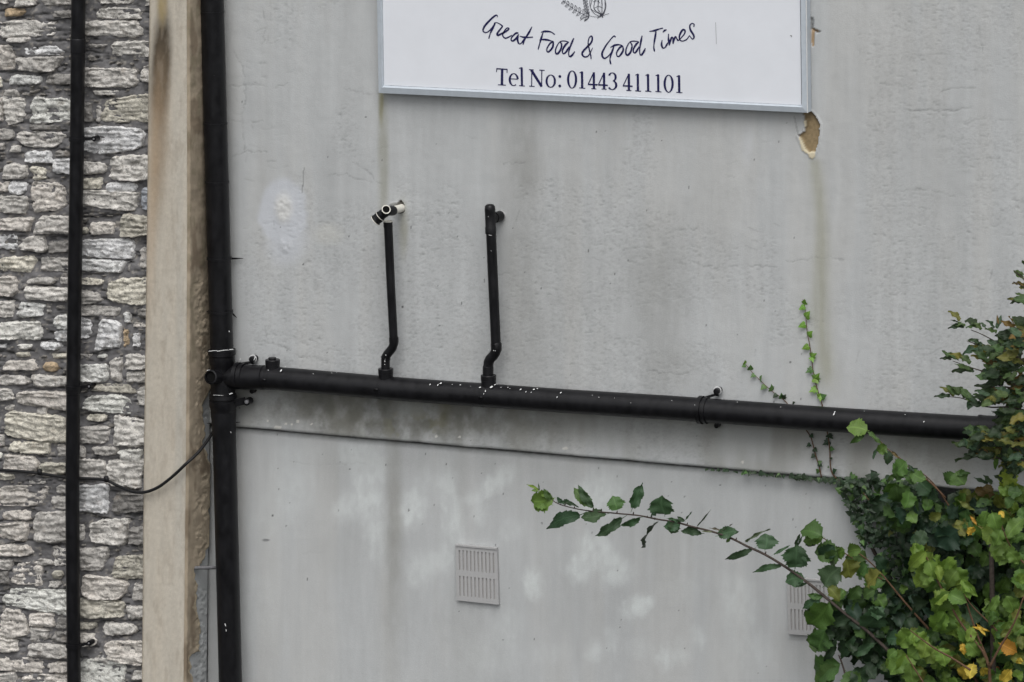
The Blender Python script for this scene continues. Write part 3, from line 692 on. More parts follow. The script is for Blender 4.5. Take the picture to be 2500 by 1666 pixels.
# rod stub beside the stack
r_ = MB(); a = P(470, 1387, -.16); b = P(531, 1386, -.045)
r_.tube([a, a+(b-a)*.5, b], [.0085, .0085, .0085], 12)
o = r_.build('metal_rod', MAT['rod']); o['label'] = 'short grey metal rod poking from the chipped pilaster towards the thick pipe'; o['category'] = 'rod'

# ------------------------------------------------------------------ sign
ys = -0.058
A0 = P(923.6, 227.7, ys); B0 = P(1971, 276, ys); T0 = P(919.7, 0, ys); T1 = P(1968, 0, ys)
k = 2.2
TL = A0+(T0-A0)*k*1.03; TR = B0+(T1-B0)*k*.86
sgn = empty('sign_board', (float((A0[0]+B0[0])/2), 0, float(min(A0[2], B0[2]))), 'white pub sign board in a grey metal frame with navy lettering and a telephone number', 'sign')
ia = P(938, 208, ys+.010); ib = P(1956.6, 256.8, ys+.010)
ita = P(934.5, 0, ys+.010); itb = P(1953.2, 0, ys+.010)
iTL = ia+(ita-ia)*k*1.0; iTR = ib+(itb-ib)*k*.84
mk('panel', [ia, ib, iTR, iTL], [(0, 1, 2, 3)], MAT['signface'], sgn)
def frame_piece(o1, o2, i1, i2):
    """angled moulding: outer edge o1-o2 at the front, inner edge i1-i2 sunk"""
    o1 = np.array(o1); o2 = np.array(o2); i1 = np.array(i1); i2 = np.array(i2)
    m1 = o1*.25+i1*.75; m2 = o2*.25+i2*.75; m1[1] = m2[1] = ys-.002
    f1 = i1.copy(); f2 = i2.copy(); f1[1] = f2[1] = ys+.013
    b1 = o1.copy(); b2 = o2.copy(); b1[1] = b2[1] = -.003
    q1 = o1.copy(); q2 = o2.copy(); q1[1] = q2[1] = ys+.003
    return [f1, f2, m1, m2, q1, q2, b1, b2], [(0, 1, 3, 2), (2, 3, 5, 4), (4, 5, 7, 6)]
for nm, q in (('frame_rail', (A0, B0, ia, ib)), ('frame_rail', (B0, TR, ib, iTR)), ('frame_rail', (TL, A0, iTL, ia)), ('frame_rail', (TR, TL, iTR, iTL))):
    V, Fc = frame_piece(*q); mk(nm, V, Fc, MAT['alu'], sgn)
mb = MB(); e1 = B0.copy(); e2 = TR.copy()
mb.bar(e1+[.001, -.0005, .0], e2+[.001, -.0005, 0], (.0018, 0, 0), (0, .002, 0)); mb.build('frame_bead', MAT['fleck'], sgn, smooth=False)

lay = [0]
def cr(pts, n=6):
    pts = [np.array(p, float) for p in pts]
    if len(pts) < 3: return pts
    ext = [2*pts[0]-pts[1]]+pts+[2*pts[-1]-pts[-2]]; out = []
    for i in range(1, len(ext)-2):
        p0, p1, p2, p3 = ext[i-1:i+3]
        for j in range(n):
            t = j/n; out.append(.5*((2*p1)+(-p0+p2)*t+(2*p0-5*p1+4*p2-p3)*t*t+(-p0+3*p1-3*p2+p3)*t**3))
    out.append(pts[-1]); return out
def ribbon(mb, pts, wd, smooth=True, taper=False):
    """flat stroke on the sign; pts in enlarged-photo units"""
    if smooth:
        arr = cr([(p[0], p[1]) for p in pts])
        if hasattr(wd, '__len__'): ws = np.interp(np.linspace(0, 1, len(arr)), np.linspace(0, 1, len(wd)), wd)
        else: ws = np.full(len(arr), float(wd))
    else:
        arr = [np.array(p, float) for p in pts]; ws = np.full(len(arr), float(wd)) if not hasattr(wd, '__len__') else np.array(wd, float)
    if taper:
        n = len(arr); s = np.linspace(0, 1, n); ws = ws*(.55+.45*np.minimum(1, np.minimum(s, 1-s)*8))*(.88+.24*np.sin(s*9+len(pts)))
    lay[0] += 1; y = ys+.0088-lay[0]*.000004
    L = []; R = []
    for i in range(len(arr)):
        d = arr[min(i+1, len(arr)-1)]-arr[max(i-1, 0)]; d = d/(np.linalg.norm(d)+1e-9); nn = np.array([-d[1], d[0]])
        for lst, sg in ((L, 1), (R, -1)):
            q = arr[i]+nn*sg*ws[i]/2; lst.append(P(1150+q[0]/4.128, q[1]/4.128, y))
    n = len(arr)
    mb.add(L+R, [(i, i+1, n+i+1, n+i) for i in range(n-1)])
def letters(name, strokes, mat, wd, taper=True):
    mb = MB()
    for s in strokes: ribbon(mb, s, wd, True, taper)
    o = mb.build(name, mat, sgn, smooth=False); return o
HW = [[(268,176),(262,157),(238,162),(190,205),(142,258),(121,300),(132,326),(165,325),(205,290),(240,240),(232,232)],[(232,232),(262,230),(306,255),(314,270),(282,312),(264,340),(270,356),(300,345),(345,322),(376,300),(380,287),(358,287),(330,322),(320,362),(345,386),(380,375),(412,356)],
 [(245,240),(222,280),(195,335),(178,392)],[(478,335),(450,338),(415,372),(403,400),(418,414),(448,395),(478,350)],[(480,346),(468,395),(480,438),(502,440),(530,408),(560,372)],[(614,270),(590,318),(545,395),(522,452)],[(490,366),(530,376),(580,378),(625,375)],
 [(704,326),(740,318),(800,322),(845,350)],[(726,326),(712,372),(695,430),(676,500)],[(688,405),(740,400),(795,410),(828,424)],[(828,424),(795,440),(765,490),(768,522),(790,518),(822,475),(828,425),(812,412)],
 [(905,416),(880,440),(852,500),(856,540),(880,536),(908,490),(912,445),(898,424),(930,414),(980,422)],[(985,425),(950,455),(922,510),(928,542),(955,528),(990,470)],[(1036,385),(1012,440),(988,510),(985,555),(998,572),(1020,555),(1046,520)],
 [(1210,598),(1206,560),(1192,500),(1180,440),(1188,390),(1210,365),(1222,385),(1212,428),(1170,475),(1128,520),(1120,550),(1145,575),(1180,565),(1208,520),(1226,482)],
 [(1456,378),(1442,364),(1412,392),(1360,460),(1325,525),(1322,565),(1345,590),(1385,565),(1425,510)],[(1404,482),(1440,460),(1490,452),(1530,466)],[(1442,462),(1425,510),(1405,570),(1400,610),(1410,650)],
 [(1530,466),(1498,482),(1468,530),(1474,568),(1500,562),(1532,510),(1530,466)],[(1604,422),(1585,445),(1562,500),(1562,545),(1582,555),(1610,520),(1622,460),(1606,424),(1640,416),(1690,422)],[(1692,425),(1662,450),(1636,500),(1640,532),(1662,525),(1695,470)],[(1724,360),(1712,420),(1700,490),(1702,545),(1718,555),(1742,520),(1757,486)],
 [(1795,318),(1840,312),(1890,296),(1935,284)],[(1866,302),(1858,360),(1846,430),(1842,480),(1850,520)],[(1926,405),(1920,450),(1932,484),(1955,480),(1985,430)],[(1932,328),(1950,310),(1972,300)],
 [(1990,342),(1990,400),(1998,462)],[(1998,462),(2008,415),(2024,378),(2036,392),(2036,445)],[(2036,445),(2046,400),(2062,372),(2076,395),(2088,414)],[(2088,414),(2120,380),(2152,340),(2155,308),(2132,304),(2106,345),(2100,392),(2125,416),(2170,400),(2204,358)],
 [(2244,274),(2248,248),(2226,238),(2204,262),(2212,305),(2240,350),(2246,382),(2230,394),(2202,362)]]
letters('slogan_lettering', HW, MAT['ink'], 18)
mb = MB()
def st(a, b, w_): ribbon(mb, [a, b], w_, False)
def arc(cx, cy, rx, ry, a0, a1, thin, thick, n=26):
    pts = []; ws = []
    for i in range(n+1):
        a = math.radians(a0+(a1-a0)*i/n); pts.append((cx+rx*math.cos(a), cy+ry*math.sin(a))); ws.append(thin+(thick-thin)*abs(math.cos(a))**1.6)
    ribbon(mb, pts, ws, False)
def stem1(x, y0, y1):
    st((x, y0), (x+2, y1), 23); st((x-24, y0+12), (x+4, y0-2), 9); st((x-27, y1-1), (x+34, y1+4), 9)
def four(x, y0, y1):
    st((x, y0), (x+1, y1), 23); st((x, y0), (x-57, y0+122), 10); st((x-60, y0+121), (x+38, y0+127), 15); st((x-24, y1-3), (x+26, y1), 9)
st((256, 694), (368, 701), 12); st((260, 690), (256, 728), 8); st((364, 700), (363, 738), 8); st((313, 698), (311, 857), 25); st((272, 856), (350, 860), 9)
arc(430, 804, 40, 60, -5, -335+30, 9, 22); st((396, 796), (470, 800), 9)
st((510, 682), (513, 866), 22); st((484, 692), (512, 681), 9); st((484, 864), (542, 869), 9)
st((612, 706), (610, 870), 10); st((606, 706), (712, 874), 25); st((713, 711), (711, 876), 10); st((584, 703), (632, 706), 9); st((587, 869), (640, 873), 9); st((688, 708), (741, 711), 9)
arc(803, 819, 42, 62, 0, 360, 9, 22)
for cx, cy in ((895, 772), (894, 868)): arc(cx, cy, 7, 7, 0, 360, 15, 15, 14)
arc(1018, 803, 40, 87, 0, 360, 9, 23)
stem1(1118, 724, 888); four(1237, 730, 898); four(1340, 735, 901)
arc(1423, 778, 34, 42, -160, 80, 9, 22); arc(1423, 860, 40, 44, -80, 150, 9, 23)
four(1590, 745, 915); stem1(1680, 748, 917); stem1(1783, 750, 920); stem1(1885, 753, 924); arc(1991, 845, 40, 86, 0, 360, 9, 23); stem1(2096, 762, 933)
mb.build('telephone_lettering', MAT['ink'], sgn, smooth=False)
# little engraving of barley and a bulb, cut by the top of the picture
mb = MB(); rg_ = random.Random(3)
def ln(pts, w_=3.0): ribbon(mb, pts, w_, len(pts) > 2)
def grain(x, y, ang, L, w_):
    a = math.radians(ang); c, s = math.cos(a), math.sin(a)
    f = lambda u, v: (x+u*c-v*s, y+u*s+v*c)
    ln([f(0, 0), f(L*.3, w_), f(L*.75, w_*.7), f(L, 0)], 3.4); ln([f(0, 0), f(L*.3, -w_), f(L*.75, -w_*.7), f(L, 0)], 3.4)
    ln([f(L*.15, 0), f(L*.8, w_*.2)], 3.0)
axis = [(930, 10), (980, 50), (1040, 95), (1100, 130), (1150, 155), (1185, 175)]
ln(axis, 3.5)
for i in range(7):
    t = i/6; x = 945+235*t; y = 22+148*t-30*t*(1-t)*-1
    grain(x, y, 250+10*t, 40+22*t, 12); grain(x, y, 160-30*t, 38+22*t, 12)
ln([(1142, -60), (1150, 20), (1165, 80), (1180, 140), (1185, 175)], 3.5)
for i in range(6):
    y = -20+i*29; x = 1146+i*5; grain(x, y+18, 225, 34, 9); grain(x, y+18, 315, 32, 9)
for a, b_ in ((-48, 10), (-26, 14), (0, 16), (24, 14), (44, 8)):
    ln([(1322, 155), (1285+a*1.5, 95), (1285+a*1.55, 30), (1292+a*.9, -50)], 4)
for x in (1210, 1240, 1275, 1310, 1345): ln([(1318, 150), (x, 95), (x+4, 20), (x+10, -60)], 3)
ln([(1200, -20), (1198, 60), (1225, 120), (1270, 155), (1322, 158), (1350, 110), (1360, 50), (1345, -20)], 5)
ln([(1240, 85), (1285, 65), (1330, 85)], 4); ln([(1230, 20), (1270, 10), (1300, 30)], 4)
ln([(1200, 162), (1260, 172), (1320, 160), (1390, 138)], 4); ln([(1270, 185), (1310, 165), (1345, 130)], 5); ln([(1300, 150), (1320, 165), (1328, 178)], 10); ln([(1100, 205), (1140, 180), (1170, 160)], 5); ln([(1150, 208), (1180, 185), (1196, 150)], 6)
mb.build('emblem_print', MAT['inkgrey'], sgn, smooth=False)
# small marks on the panel
mb = MB(); ribbon(mb, [((1747-1150)*4.128, 55*4.128), ((1749-1150)*4.128, 108*4.128)], 3, False); mb.build('scuff', MAT['rod'], sgn, smooth=False); mb = MB(); ribbon(mb, [((1929-1150)*4.128, 87*4.128), ((1933-1150)*4.128, 88*4.128), ((1932-1150)*4.128, 91*4.128)], 9, False)
mb.build('scuff', MAT['rod'], sgn, smooth=False)

# ------------------------------------------------------------------ pipes
def pr(px_, py_, y): return P(px_, py_, y)
def ring(mb, c, axis, r, w_, t_, seg=32):
    axis = np.array(axis, float); axis /= np.linalg.norm(axis); c = np.array(c)
    mb.tube([c-axis*w_/2, c-axis*w_/2*.99, c+axis*w_/2*.99, c+axis*w_/2], [r, r+t_, r+t_, r], seg, cap=False)
def lug(mb, c, r):
    mb.tube([np.array(c)+[0, .03, 0], np.array(c)+[0, -.012, 0], np.array(c)+[0, -.014, 0]], [r, r, r*.6], 14)
RS = .0545; ysx = -.080
sp_ = [(475,-1500),(512.5,-160),(517.5,0),(533,560),(548.6,1106),(562.7,1666),(568,1860),(583,2410)]
def sx(q): return float(np.interp(q, [p[1] for p in sp_], [p[0] for p in sp_]))
def SP(q, dy=0): return P(sx(q), q, ysx+dy)
stack = empty('soil_stack', SP(1860), 'thick black vertical soil pipe at the corner of the grey wall', 'pipe')
mb = MB(); qs = [-1500, -700]+list(range(-160, 861, 60))+[870]; mb.tube([SP(q) for q in qs], RS, 36, cap=False); mb.build('upper_pipe', MAT['black'], stack)
mb = MB(); qs = list(range(975, 1861, 40))+[2410]; mb.tube([SP(q) for q in qs], [RS*1.02+(.004 if q < 1046 else 0) for q in qs], 36, cap=False); mb.build('lower_pipe', MAT['black'], stack)
mb = MB()
mb.tube([SP(q) for q in (853, 854, 866, 868, 872, 888, 892, 905, 930, 955, 962, 963, 972, 973, 976, 977, 992, 996, 1015)],
        [.058, .066, .066, .061, .0605, .0605, .056, .056, .057, .057, .058, .064, .066, .060, .060, .066, .066, .062, .0565], 36)
ax = SP(900)-SP(960); ax /= np.linalg.norm(ax)
c0 = P(sx(921), 921, ysx)
d1 = P(646, 922, ysx)
mb.tube([c0, c0+(d1-c0)*.30, c0+(d1-c0)*.5, d1], [.045, .056, .0575, .0575], 36, cap=False)
jn = mb.build('junction', MAT['black'], stack)
# access mouth on the left face, open, with rim
mb = MB(); m0 = c0; m1 = P(514, 921, ysx-.105)
dm = (m1-m0); mb.tube([m0, m1], [.0335, .0335], 28, cap=False); mb.tube([m1, m1+dm*.02, m1-dm*.03], [.0335, .0275, .0255], 28, cap=False)
mb.build('side_mouth', MAT['black'], stack)
mb = MB(); mb.tube([m1-dm*.08, m1-dm*.081], [.0262, .0262], 24); mb.build('mouth_hollow', MAT['dark'], stack)
for q in (30, 302, 445, 1044):
    mb = MB(); ring(mb, SP(q), ax, RS, .010, .0022); mb.build('joint_ring', MAT['black'], stack)
def spike(mb, a, b, r):
    mb.tube([a, (a+b)/2, b], [r, r*.8, r*.2], 8)
for q, ex, ey in ((631, 594, 631), (761, 578, 776)):
    mb = MB(); ring(mb, SP(q), ax, RS, .012, .004); spike(mb, P(sx(q)+24, q+1, -.02), P(ex, ey, -.012), .0055); spike(mb, P(sx(q)-24, q, -.02), P(sx(q)-34, q, -.10), .006) if q > 700 else None
    mb.build('strap', MAT['black'], stack)
mb = MB(); spike(mb, P(555, 1033, -.02), P(587, 1031, -.01), .005); spike(mb, P(535, 1036, -.05), P(505, 1034, -.04), .004); mb.build('nail', MAT['black'], stack)
mb = MB(); mb.bar(SP(982)+[.05, -.01, 0], P(598, 979, ysx+.02), (0, .004, 0), (0, 0, .018)); lug(mb, P(604, 981, -.06), .017); mb.tube([P(604,981,-.06), P(604,981,0)], .010, 10)
mb.build('clamp', MAT['black'], stack)
mb = MB(); lug(mb, P(604, 981, -.072), .009); mb.build('clamp_bolt', MAT['rod'], stack)
mb = MB()
for (x0, y0, x1, y1, wd) in ((532,1366,532,1376,2.2),(532,1378,531.5,1390,2.4),(531.8,1395,532,1417,2.4),(532.5,1440,533,1475,1.6),(533,1480,534,1530,1.4),(534,1531,536,1538,2),(549,1523,551,1529,2.4),(551.5,1537,552.5,1542,2),(499.5,168,500.5,203,3),(559,808,560,811,2.4),(563,1054,564,1058,1.5),
                         (509,858,530,856,1.6),(530,858,560,854,1.8),(556,855,570,853,2),(520,965,545,966,1.1),(560,963,568,960,2.5),(505,905,516,904,2),(586,879,588,875,2),(623,870,620,880,2.4)):
    yy = ysx-.0552 if x0 > 540 else ysx-.042
    if x0 < 510 and y0 < 300: yy = ysx-.040
    if 850 < y0 < 970: yy = ysx-.068
    a, b = P(x0, y0, yy), P(x1, y1, yy); u = (b-a)/np.linalg.norm(b-a); pw = np.cross(u, [0, 1, 0])*wd*KM/2
    mb.add([a-pw, a+pw, (a+b)/2+pw*1.4, b+pw*.6, b-pw, (a+b)/2-pw*.8], [(0, 1, 2, 5), (5, 2, 3, 4)])
o = mb.build('paint_flecks', MAT['fleck'], stack, smooth=False); o['kind'] = 'stuff'

# long sloping waste pipe
yh = -.078
hp = [(590,917.5),(646,922),(760,931.5),(989,951.5),(1400,981),(1640,996),(2042,1025.5),(2389,1047),(2640,1062),(3500,1118)]
def hx(q): return float(np.interp(q, [p[0] for p in hp], [p[1] for p in hp]))
def HP(q, dy=0): return P(q, hx(q), yh+dy)
drain = empty('drain_pipe', HP(1400), 'long black drain pipe sloping across the grey wall under the two small pipes', 'pipe')
mb = MB(); qs = list(range(600, 2441, 46))+[2640, 3500]; mb.tube([HP(q) for q in qs], RS, 36, cap=False); mb.build('pipe_run', MAT['black'], drain)
hax = HP(2000)-HP(900); hax /= np.linalg.norm(hax)
for q, w_ in ((655, .006), (930, .005), (1181, .005)):
    mb = MB(); ring(mb, HP(q), hax, RS, w_, .0016); ring(mb, HP(q+3), hax, RS-.0005, .02, .0012); mb.build('pipe_joint', MAT['black'], drain)
for q, lx, ly in ((582, 617, 877), (1712, 1751, 955)):
    mb = MB(); ring(mb, HP(q), hax, RS, .018, .009); ring(mb, HP(q+13), hax, RS, .012, .006); ring(mb, HP(q+5), hax, RS, .03, .0022)
    tp = P(q+6, hx(q)-29, yh+.01); e = P(lx-2, ly+8, -.030)
    mb.bar(tp, e, (0, .012, 0), (0, 0, .0055)); mb.bar(P(lx, ly+12, -.03), P(lx, ly-7, -.03), (.008, 0, 0), (0, .006, 0)); lug(mb, P(lx, ly, -.036), .0145)
    bt = P(lx, ly+78 if q < 700 else ly+84, -.02); mb.bar(P(lx, hx(lx)+18, -.06), bt, (.009, 0, 0), (0, .008, 0)); lug(mb, bt, .011)
    mb.build('bracket', MAT['black'], drain)
    mb = MB(); c = P(lx+.5, ly-1, -.030); mb.tube([c+[0, .001, 0], c+[0, -.001, 0]], [.0195, .0195], 16); mb.build('paint_halo', MAT['fleck'], drain)
mb = MB(); ring(mb, HP(2392), hax, RS, .012, .007); mb.tube([HP(2394), HP(2440), HP(2475)], [.060, .060, .0595], 36, cap=False); ring(mb, HP(2434), hax, .060, .012, .006); mb.build('coupling', MAT['black'], drain)
def boss(cx, ytop, ybot, hw):
    mb = MB(); a = P(cx, ytop, yh); b = P(cx+1, ybot+14, yh); r = hw*KM
    u = (b-a)
    mb.tube([a, a+u*.03, a+u*.30, a+u*.31, b], [r*.97, r*1.03, r*1.02, r*.98, r*1.0], 28); return mb
mb = boss(665.5, 878, 905, 18.2); c = P(665, 875, yh); mb.tube([P(665, 878.5, yh), P(665, 873.5, yh)], [.019, .0185], 20); mb.build('capped_boss', MAT['black'], drain)
for cx, y0, y1 in ((941.5, 900, 926), (1192.5, 916, 944)):
    mb = boss(cx, y0, y1, 18.6); mb.build('boss', MAT['black'], drain)
for q, dx in ((919, 0), (1174, 0), (645, 6)):
    mb = MB(); c = P(q, hx(q)+6, yh-RS-.002); mb.bar(c-[.012, 0, 0], c+[.008, 0, 0], (0, .003, 0), (0, 0, .004)); mb.build('clip', MAT['black'], drain)
# flecks of masonry paint on the pipe top
mb = MB(); rr = random.Random(8)
spots = [(655,904,2.4,0),(686,905,6,-50),(697,896,3,0),(765,913,2,0),(810,911,2,0),(822,910,1.5,0),(1050,939,3.5,-60),(1069,940,4,-60),(1076,936,5,-20),(1104,939,2,0),(1124,940,3,0),(1149,943,1.6,0),(1172,946,5,-20),(1200,945,7,-25),(1208,940,4,-30),(1213,938,3,0),(1223,946,2.2,0),(1240,946,3,0),(1245,949,2,0),
 (1271,951,4.5,-30),(1284,957,3.4,-50),(1303,951,4.5,-20),(1312,949,3,0),(1297,958,2.6,-60),(1369,959,4,-40),(1360,970,3.4,-70),(1185,955,4,-80),(1181,962,3,-80),(1184,975,3,80),(1697,990,3.4,60),(1717,1012,3.6,80),(1702,1000,3,65),(1763,974.5,3,0),(1800,982,2,0),(2036,1011,5.5,-65),(2038,1006,4,-50),(2210,1012.5,2.6,0),(2255.5,1030,4.2,-60),(1446,965,2,0),(1462,970,2.4,0),(1500,972,1.6,0),(1540,984,1.6,0),(1640,978,2,0),(1906,994,2,0),(2110,1004,2,0)]
for (x, y, L, ang) in spots:
    d = y-hx(x); d = max(-27, min(27, d)); dep = math.sqrt(max(0, 29.0**2-d*d))*KM*1.0
    a = math.radians(ang); n = 7; pts = []
    for i in range(n):
        t = 2*math.pi*i/n; rr1 = L*.62*rr.uniform(.8, 1.2); u, v = math.cos(t)*rr1, math.sin(t)*rr1*.45
        X = x+u*math.cos(a)-v*math.sin(a); Yp = y+u*math.sin(a)+v*math.cos(a)
        dd = max(-28, min(28, Yp-hx(X))); dp = math.sqrt(max(0, 29.2**2-dd*dd))*KM
        pts.append(P(X, Yp, yh-dp*.97-.0022))
    mb.add(pts, [tuple(range(n))])
o = mb.build('paint_flecks', MAT['fleck'], drain, smooth=False); o['kind'] = 'stuff'

# two small waste pipes
def Zw(x, y): return (880+x/3.075, 470+y/3.075)
yw = -.078
w1 = empty('waste_pipe', P(*Zw(188, 1325), yw), 'small black waste pipe with an open white rim, just below the broken elbow', 'pipe', 'small black waste pipes dropping into the drain pipe')
def wp(x, y, d=0): return P(*Zw(x, y), yw+d)
mb = MB(); pts = [wp(207, 222), wp(228, 700), wp(249, 1092)]; mb.tube(pts, [.0200, .0198, .0196], 24, cap=False); mb.build('pipe_run', MAT['black'], w1)
mb = MB(); a, b = wp(206, 215), wp(208, 262); mb.tube([a, b], [.0212, .0212], 24, cap=False); mb.build('sleeve', MAT['black'], w1)
mb = MB(); u = (a-b)/np.linalg.norm(a-b); mb.tube([a-u*.004, a+u*.0005, a+u*.001, a-u*.010], [.0218, .0218, .0185, .0180], 24, cap=False); mb.build('cut_rim', MAT['white_plastic'], w1)
mb = MB(); mb.tube([a-u*.010, a-u*.0102], [.0182, .0182], 20); mb.build('pipe_hollow', MAT['dark'], w1)
mb = MB(); el = [wp(250, 1090), wp(251, 1120), wp(249, 1142), wp(240, 1168), wp(222, 1192), wp(204, 1212), wp(192, 1232), wp(188, 1255), wp(188, 1300), wp(188, 1340)]
mb.tube(el, [.0222, .0222, .0205, .0205, .0205, .0205, .0205, .0205, .0205, .0205], 24, cap=False); ring(mb, wp(190, 1243), wp(190, 1243)-wp(196, 1225), .0205, .006, .002); mb.build('offset_bend', MAT['black'], w1)
mb = MB()
for x, y, L in ((183,1268,12),(190,1222,8),(183,1252,5),(182,1292,5)):
    a = P(*Zw(x, y-L/2), yw-.0212); b = P(*Zw(x+1, y+L/2), yw-.0212); mb.bar(a, b, (.0016, 0, 0), (0, .0004, 0))
o = mb.build('paint_flecks', MAT['fleck'], w1, smooth=False); o['kind'] = 'stuff'
w2 = empty('waste_pipe', P(*Zw(958, 1370), yw), 'small black waste pipe with a rounded cap and a stub running into the wall', 'pipe', 'small black waste pipes dropping into the drain pipe')
mb = MB(); mb.tube([wp(980, 300), wp(998, 720), wp(1017, 1136)], [.0228, .0228, .0226], 24, cap=False); mb.build('pipe_run', MAT['black'], w2)
mb = MB(); mb.tube([wp(972, 88), wp(972, 92), wp(972, 104), wp(972, 128), wp(973, 150), wp(977, 258), wp(977, 262), wp(979, 310), wp(979, 314)], [.006, .016, .0225, .0245, .0238, .0238, .0252, .0252, .023], 24)
a = wp(975, 200); b = P(*Zw(1050, 178), -.004); mb.tube([a, a+(b-a)*.45, a+(b-a)*.46, b], [.021, .021, .0245, .0245], 24); mb.build('tee', MAT['black'], w2)
mb = MB(); mb.tube([b+[0, -.004, 0], b+[0, .003, 0]], [.0262, .0262], 24); mb.build('wall_collar', MAT['vent'], w2)
mb = MB(); mb.tube([wp(1018, 1134), wp(1019, 1136), wp(1020, 1180), wp(1012, 1205), wp(996, 1228), wp(975, 1250), wp(962, 1275), wp(959, 1305), wp(959, 1308), wp(958, 1345), wp(958, 1385)],
                  [.0228, .0252, .0250, .0232, .0232, .0232, .0232, .0232, .0250, .0250, .0250], 24, cap=False)
mb.build('offset_bend', MAT['black'], w2)
mb = MB()
for x, y, L, ww in ((1000,1188,5,9),(1012,1190,5,6),(960,1183,6,3),(975,322,3,26),(960,182,5,3),(981,440,4,3)):
    c = P(*Zw(x, y), yw-.0262); mb.bar(c-[ww*.0003, 0, 0], c+[ww*.0003, 0, 0], (0, .0004, 0), (0, 0, L*.0003))
o = mb.build('paint_flecks', MAT['fleck'], w2, smooth=False); o['kind'] = 'stuff'
# broken elbow on the white pipe
be = empty('broken_elbow', P(*Zw(240, 140), -.08), 'broken black elbow on a stub of white pipe coming out of the wall', 'pipe fitting')
a = P(*Zw(312, 118), .01); b = P(*Zw(232, 138), -.10)
mb = MB(); mb.tube([a, b], .0185, 24); mb.build('white_stub', MAT['white_plastic'], be)
mb = MB(); c1 = P(*Zw(200, 140), -.125); c2 = P(*Zw(165, 165), -.13); c3 = P(*Zw(112, 212), -.135)
mb.tube([P(*Zw(244, 138), -.085), P(*Zw(238, 139), -.095), c1], [.0222, .0225, .022], 24)
mb.tube([c1+(c1-c2)*.2, c1, c2, c2+(c3-c2)*.3, c2+(c3-c2)*.32, c2+(c3-c2)*.7, c2+(c3-c2)*.72, c3], [.017, .0225, .0225, .0225, .0250, .0250, .0235, .0265], 24, cap=True)
ma = P(*Zw(180, 150), -.125); mo = P(*Zw(193, 128), -.165); mb.tube([ma, mo], [.019, .0195], 24, cap=False)
mb.build('elbow', MAT['black'], be)
mb = MB(); u = (mo-ma)/np.linalg.norm(mo-ma)
mb.tube([mo-u*.003, mo+u*.001, mo+u*.0012, mo-u*.012], [.0205, .0205, .0165, .016], 24, cap=False)
u3 = (c3-c2)/np.linalg.norm(c3-c2); mb.tube([c3-u3*.003, c3+u3*.001, c3+u3*.0012, c3-u3*.004], [.0272, .0272, .0235, .022], 24, cap=False)
cc = c2+(c3-c2)*.31; mb.tube([cc-u3*.0018, cc+u3*.0018], [.0256, .0256], 24, cap=False)
mb.build('cut_rim', MAT['white_plastic'], be)
mb = MB(); mb.tube([mo-u*.002, mo-u*.0022], .0175, 20); mb.build('elbow_hollow', MAT['dark'], be); mb = MB(); mb.tube([c3+u3*.0004, c3+u3*.0006], .0245, 20); mb.build('elbow_hollow', MAT['dark'], be)

# thin downpipe on the stone wall
yd = YS-.085
dp = [(209,-1500),(193.5,-160),(191.5,0),(187.4,400),(180.6,800),(176.5,1200),(178,1408),(180.7,1666),(182.5,1860),(186,2410)]
def dxp(q): return float(np.interp(q, [p[1] for p in dp], [p[0] for p in dp]))
def DP(q): return P(dxp(q), q, yd)
RD = .0335
down = empty('downpipe', DP(1860), 'slim black downpipe clipped to the rubble stone wall', 'pipe')
mb = MB(); mb.tube([DP(q) for q in [-1500, -700]+list(range(-160, 1861, 101))+[2410]], RD, 32, cap=False); mb.build('pipe_run', MAT['black'], down)
dax = DP(300)-DP(500); dax /= np.linalg.norm(dax)
mb = MB(); mb.tube([DP(q) for q in (94, 95, 96, 128, 129, 130)], [RD, RD+.002, RD+.0025, RD+.0022, RD+.002, RD], 32, cap=False); mb.build('pipe_socket', MAT['black'], down)
mb = MB(); mb.tube([DP(q) for q in (941, 942, 960, 961)], [RD, RD+.0018, RD+.0018, RD], 32, cap=False); mb.build('pipe_socket', MAT['black'], down)
for q, lx, ly in ((340, 231, 339), (946, 219.5, 943), (1576, 219, 1570)):
    mb = MB(); ring(mb, DP(q), dax, RD, .020, .0045); a = P(dxp(q)+16, q, yd+.01); b = P(lx, ly, YS-.045)
    mb.bar(a, b, (0, .004, 0), (0, 0, .0075)); mb.tube([b+[0, .04, 0], b+[0, -.008, 0]], .0125, 14); mb.build('bracket', MAT['black'], down)
    mb = MB(); mb.tube([b+[0, -.008, 0], b+[0, -.012, 0]], [.005, .004], 8); mb.build('screw', MAT['rod'], down)

# cable
cb = empty('cable', P(351, 1203, YP-.02), 'black cable sagging from the stone wall across the pilaster to the thick pipe', 'cable')
cp = [(-260,1125,YS-.06),(-60,1141,YS-.066),(0,1147.8,YS-.066),(50,1151,YS-.066),(99,1156.5,YS-.064),(161,1166,YS-.068),(197,1168,YS-.070),(254.5,1172,YS-.064),(289,1187,YS-.070),(321.5,1200,YP-.0),(351,1202.5,YP-.022),(386,1190,YP-.03),(422,1163,YP-.035),(454,1133,YP-.03),(483,1106,YP+.03),(505,1078,YP+.10),(524,1050,-.06),(535,1030,-.03)]
mb = MB(); arr = cr([P(*c) for c in cp], 8); mb.tube(arr, .0074, 12); mb.build('sheath', MAT['cable'], cb)
for x, y in ((99, 1153), (262, 1170)):
    mb = MB(); mb.bar(P(x-3, y-7, YS-.070), P(x-1, y+7, YS-.074), (.009, 0, 0), (0, .008, 0)); mb.build('clip', MAT['cable'], cb)

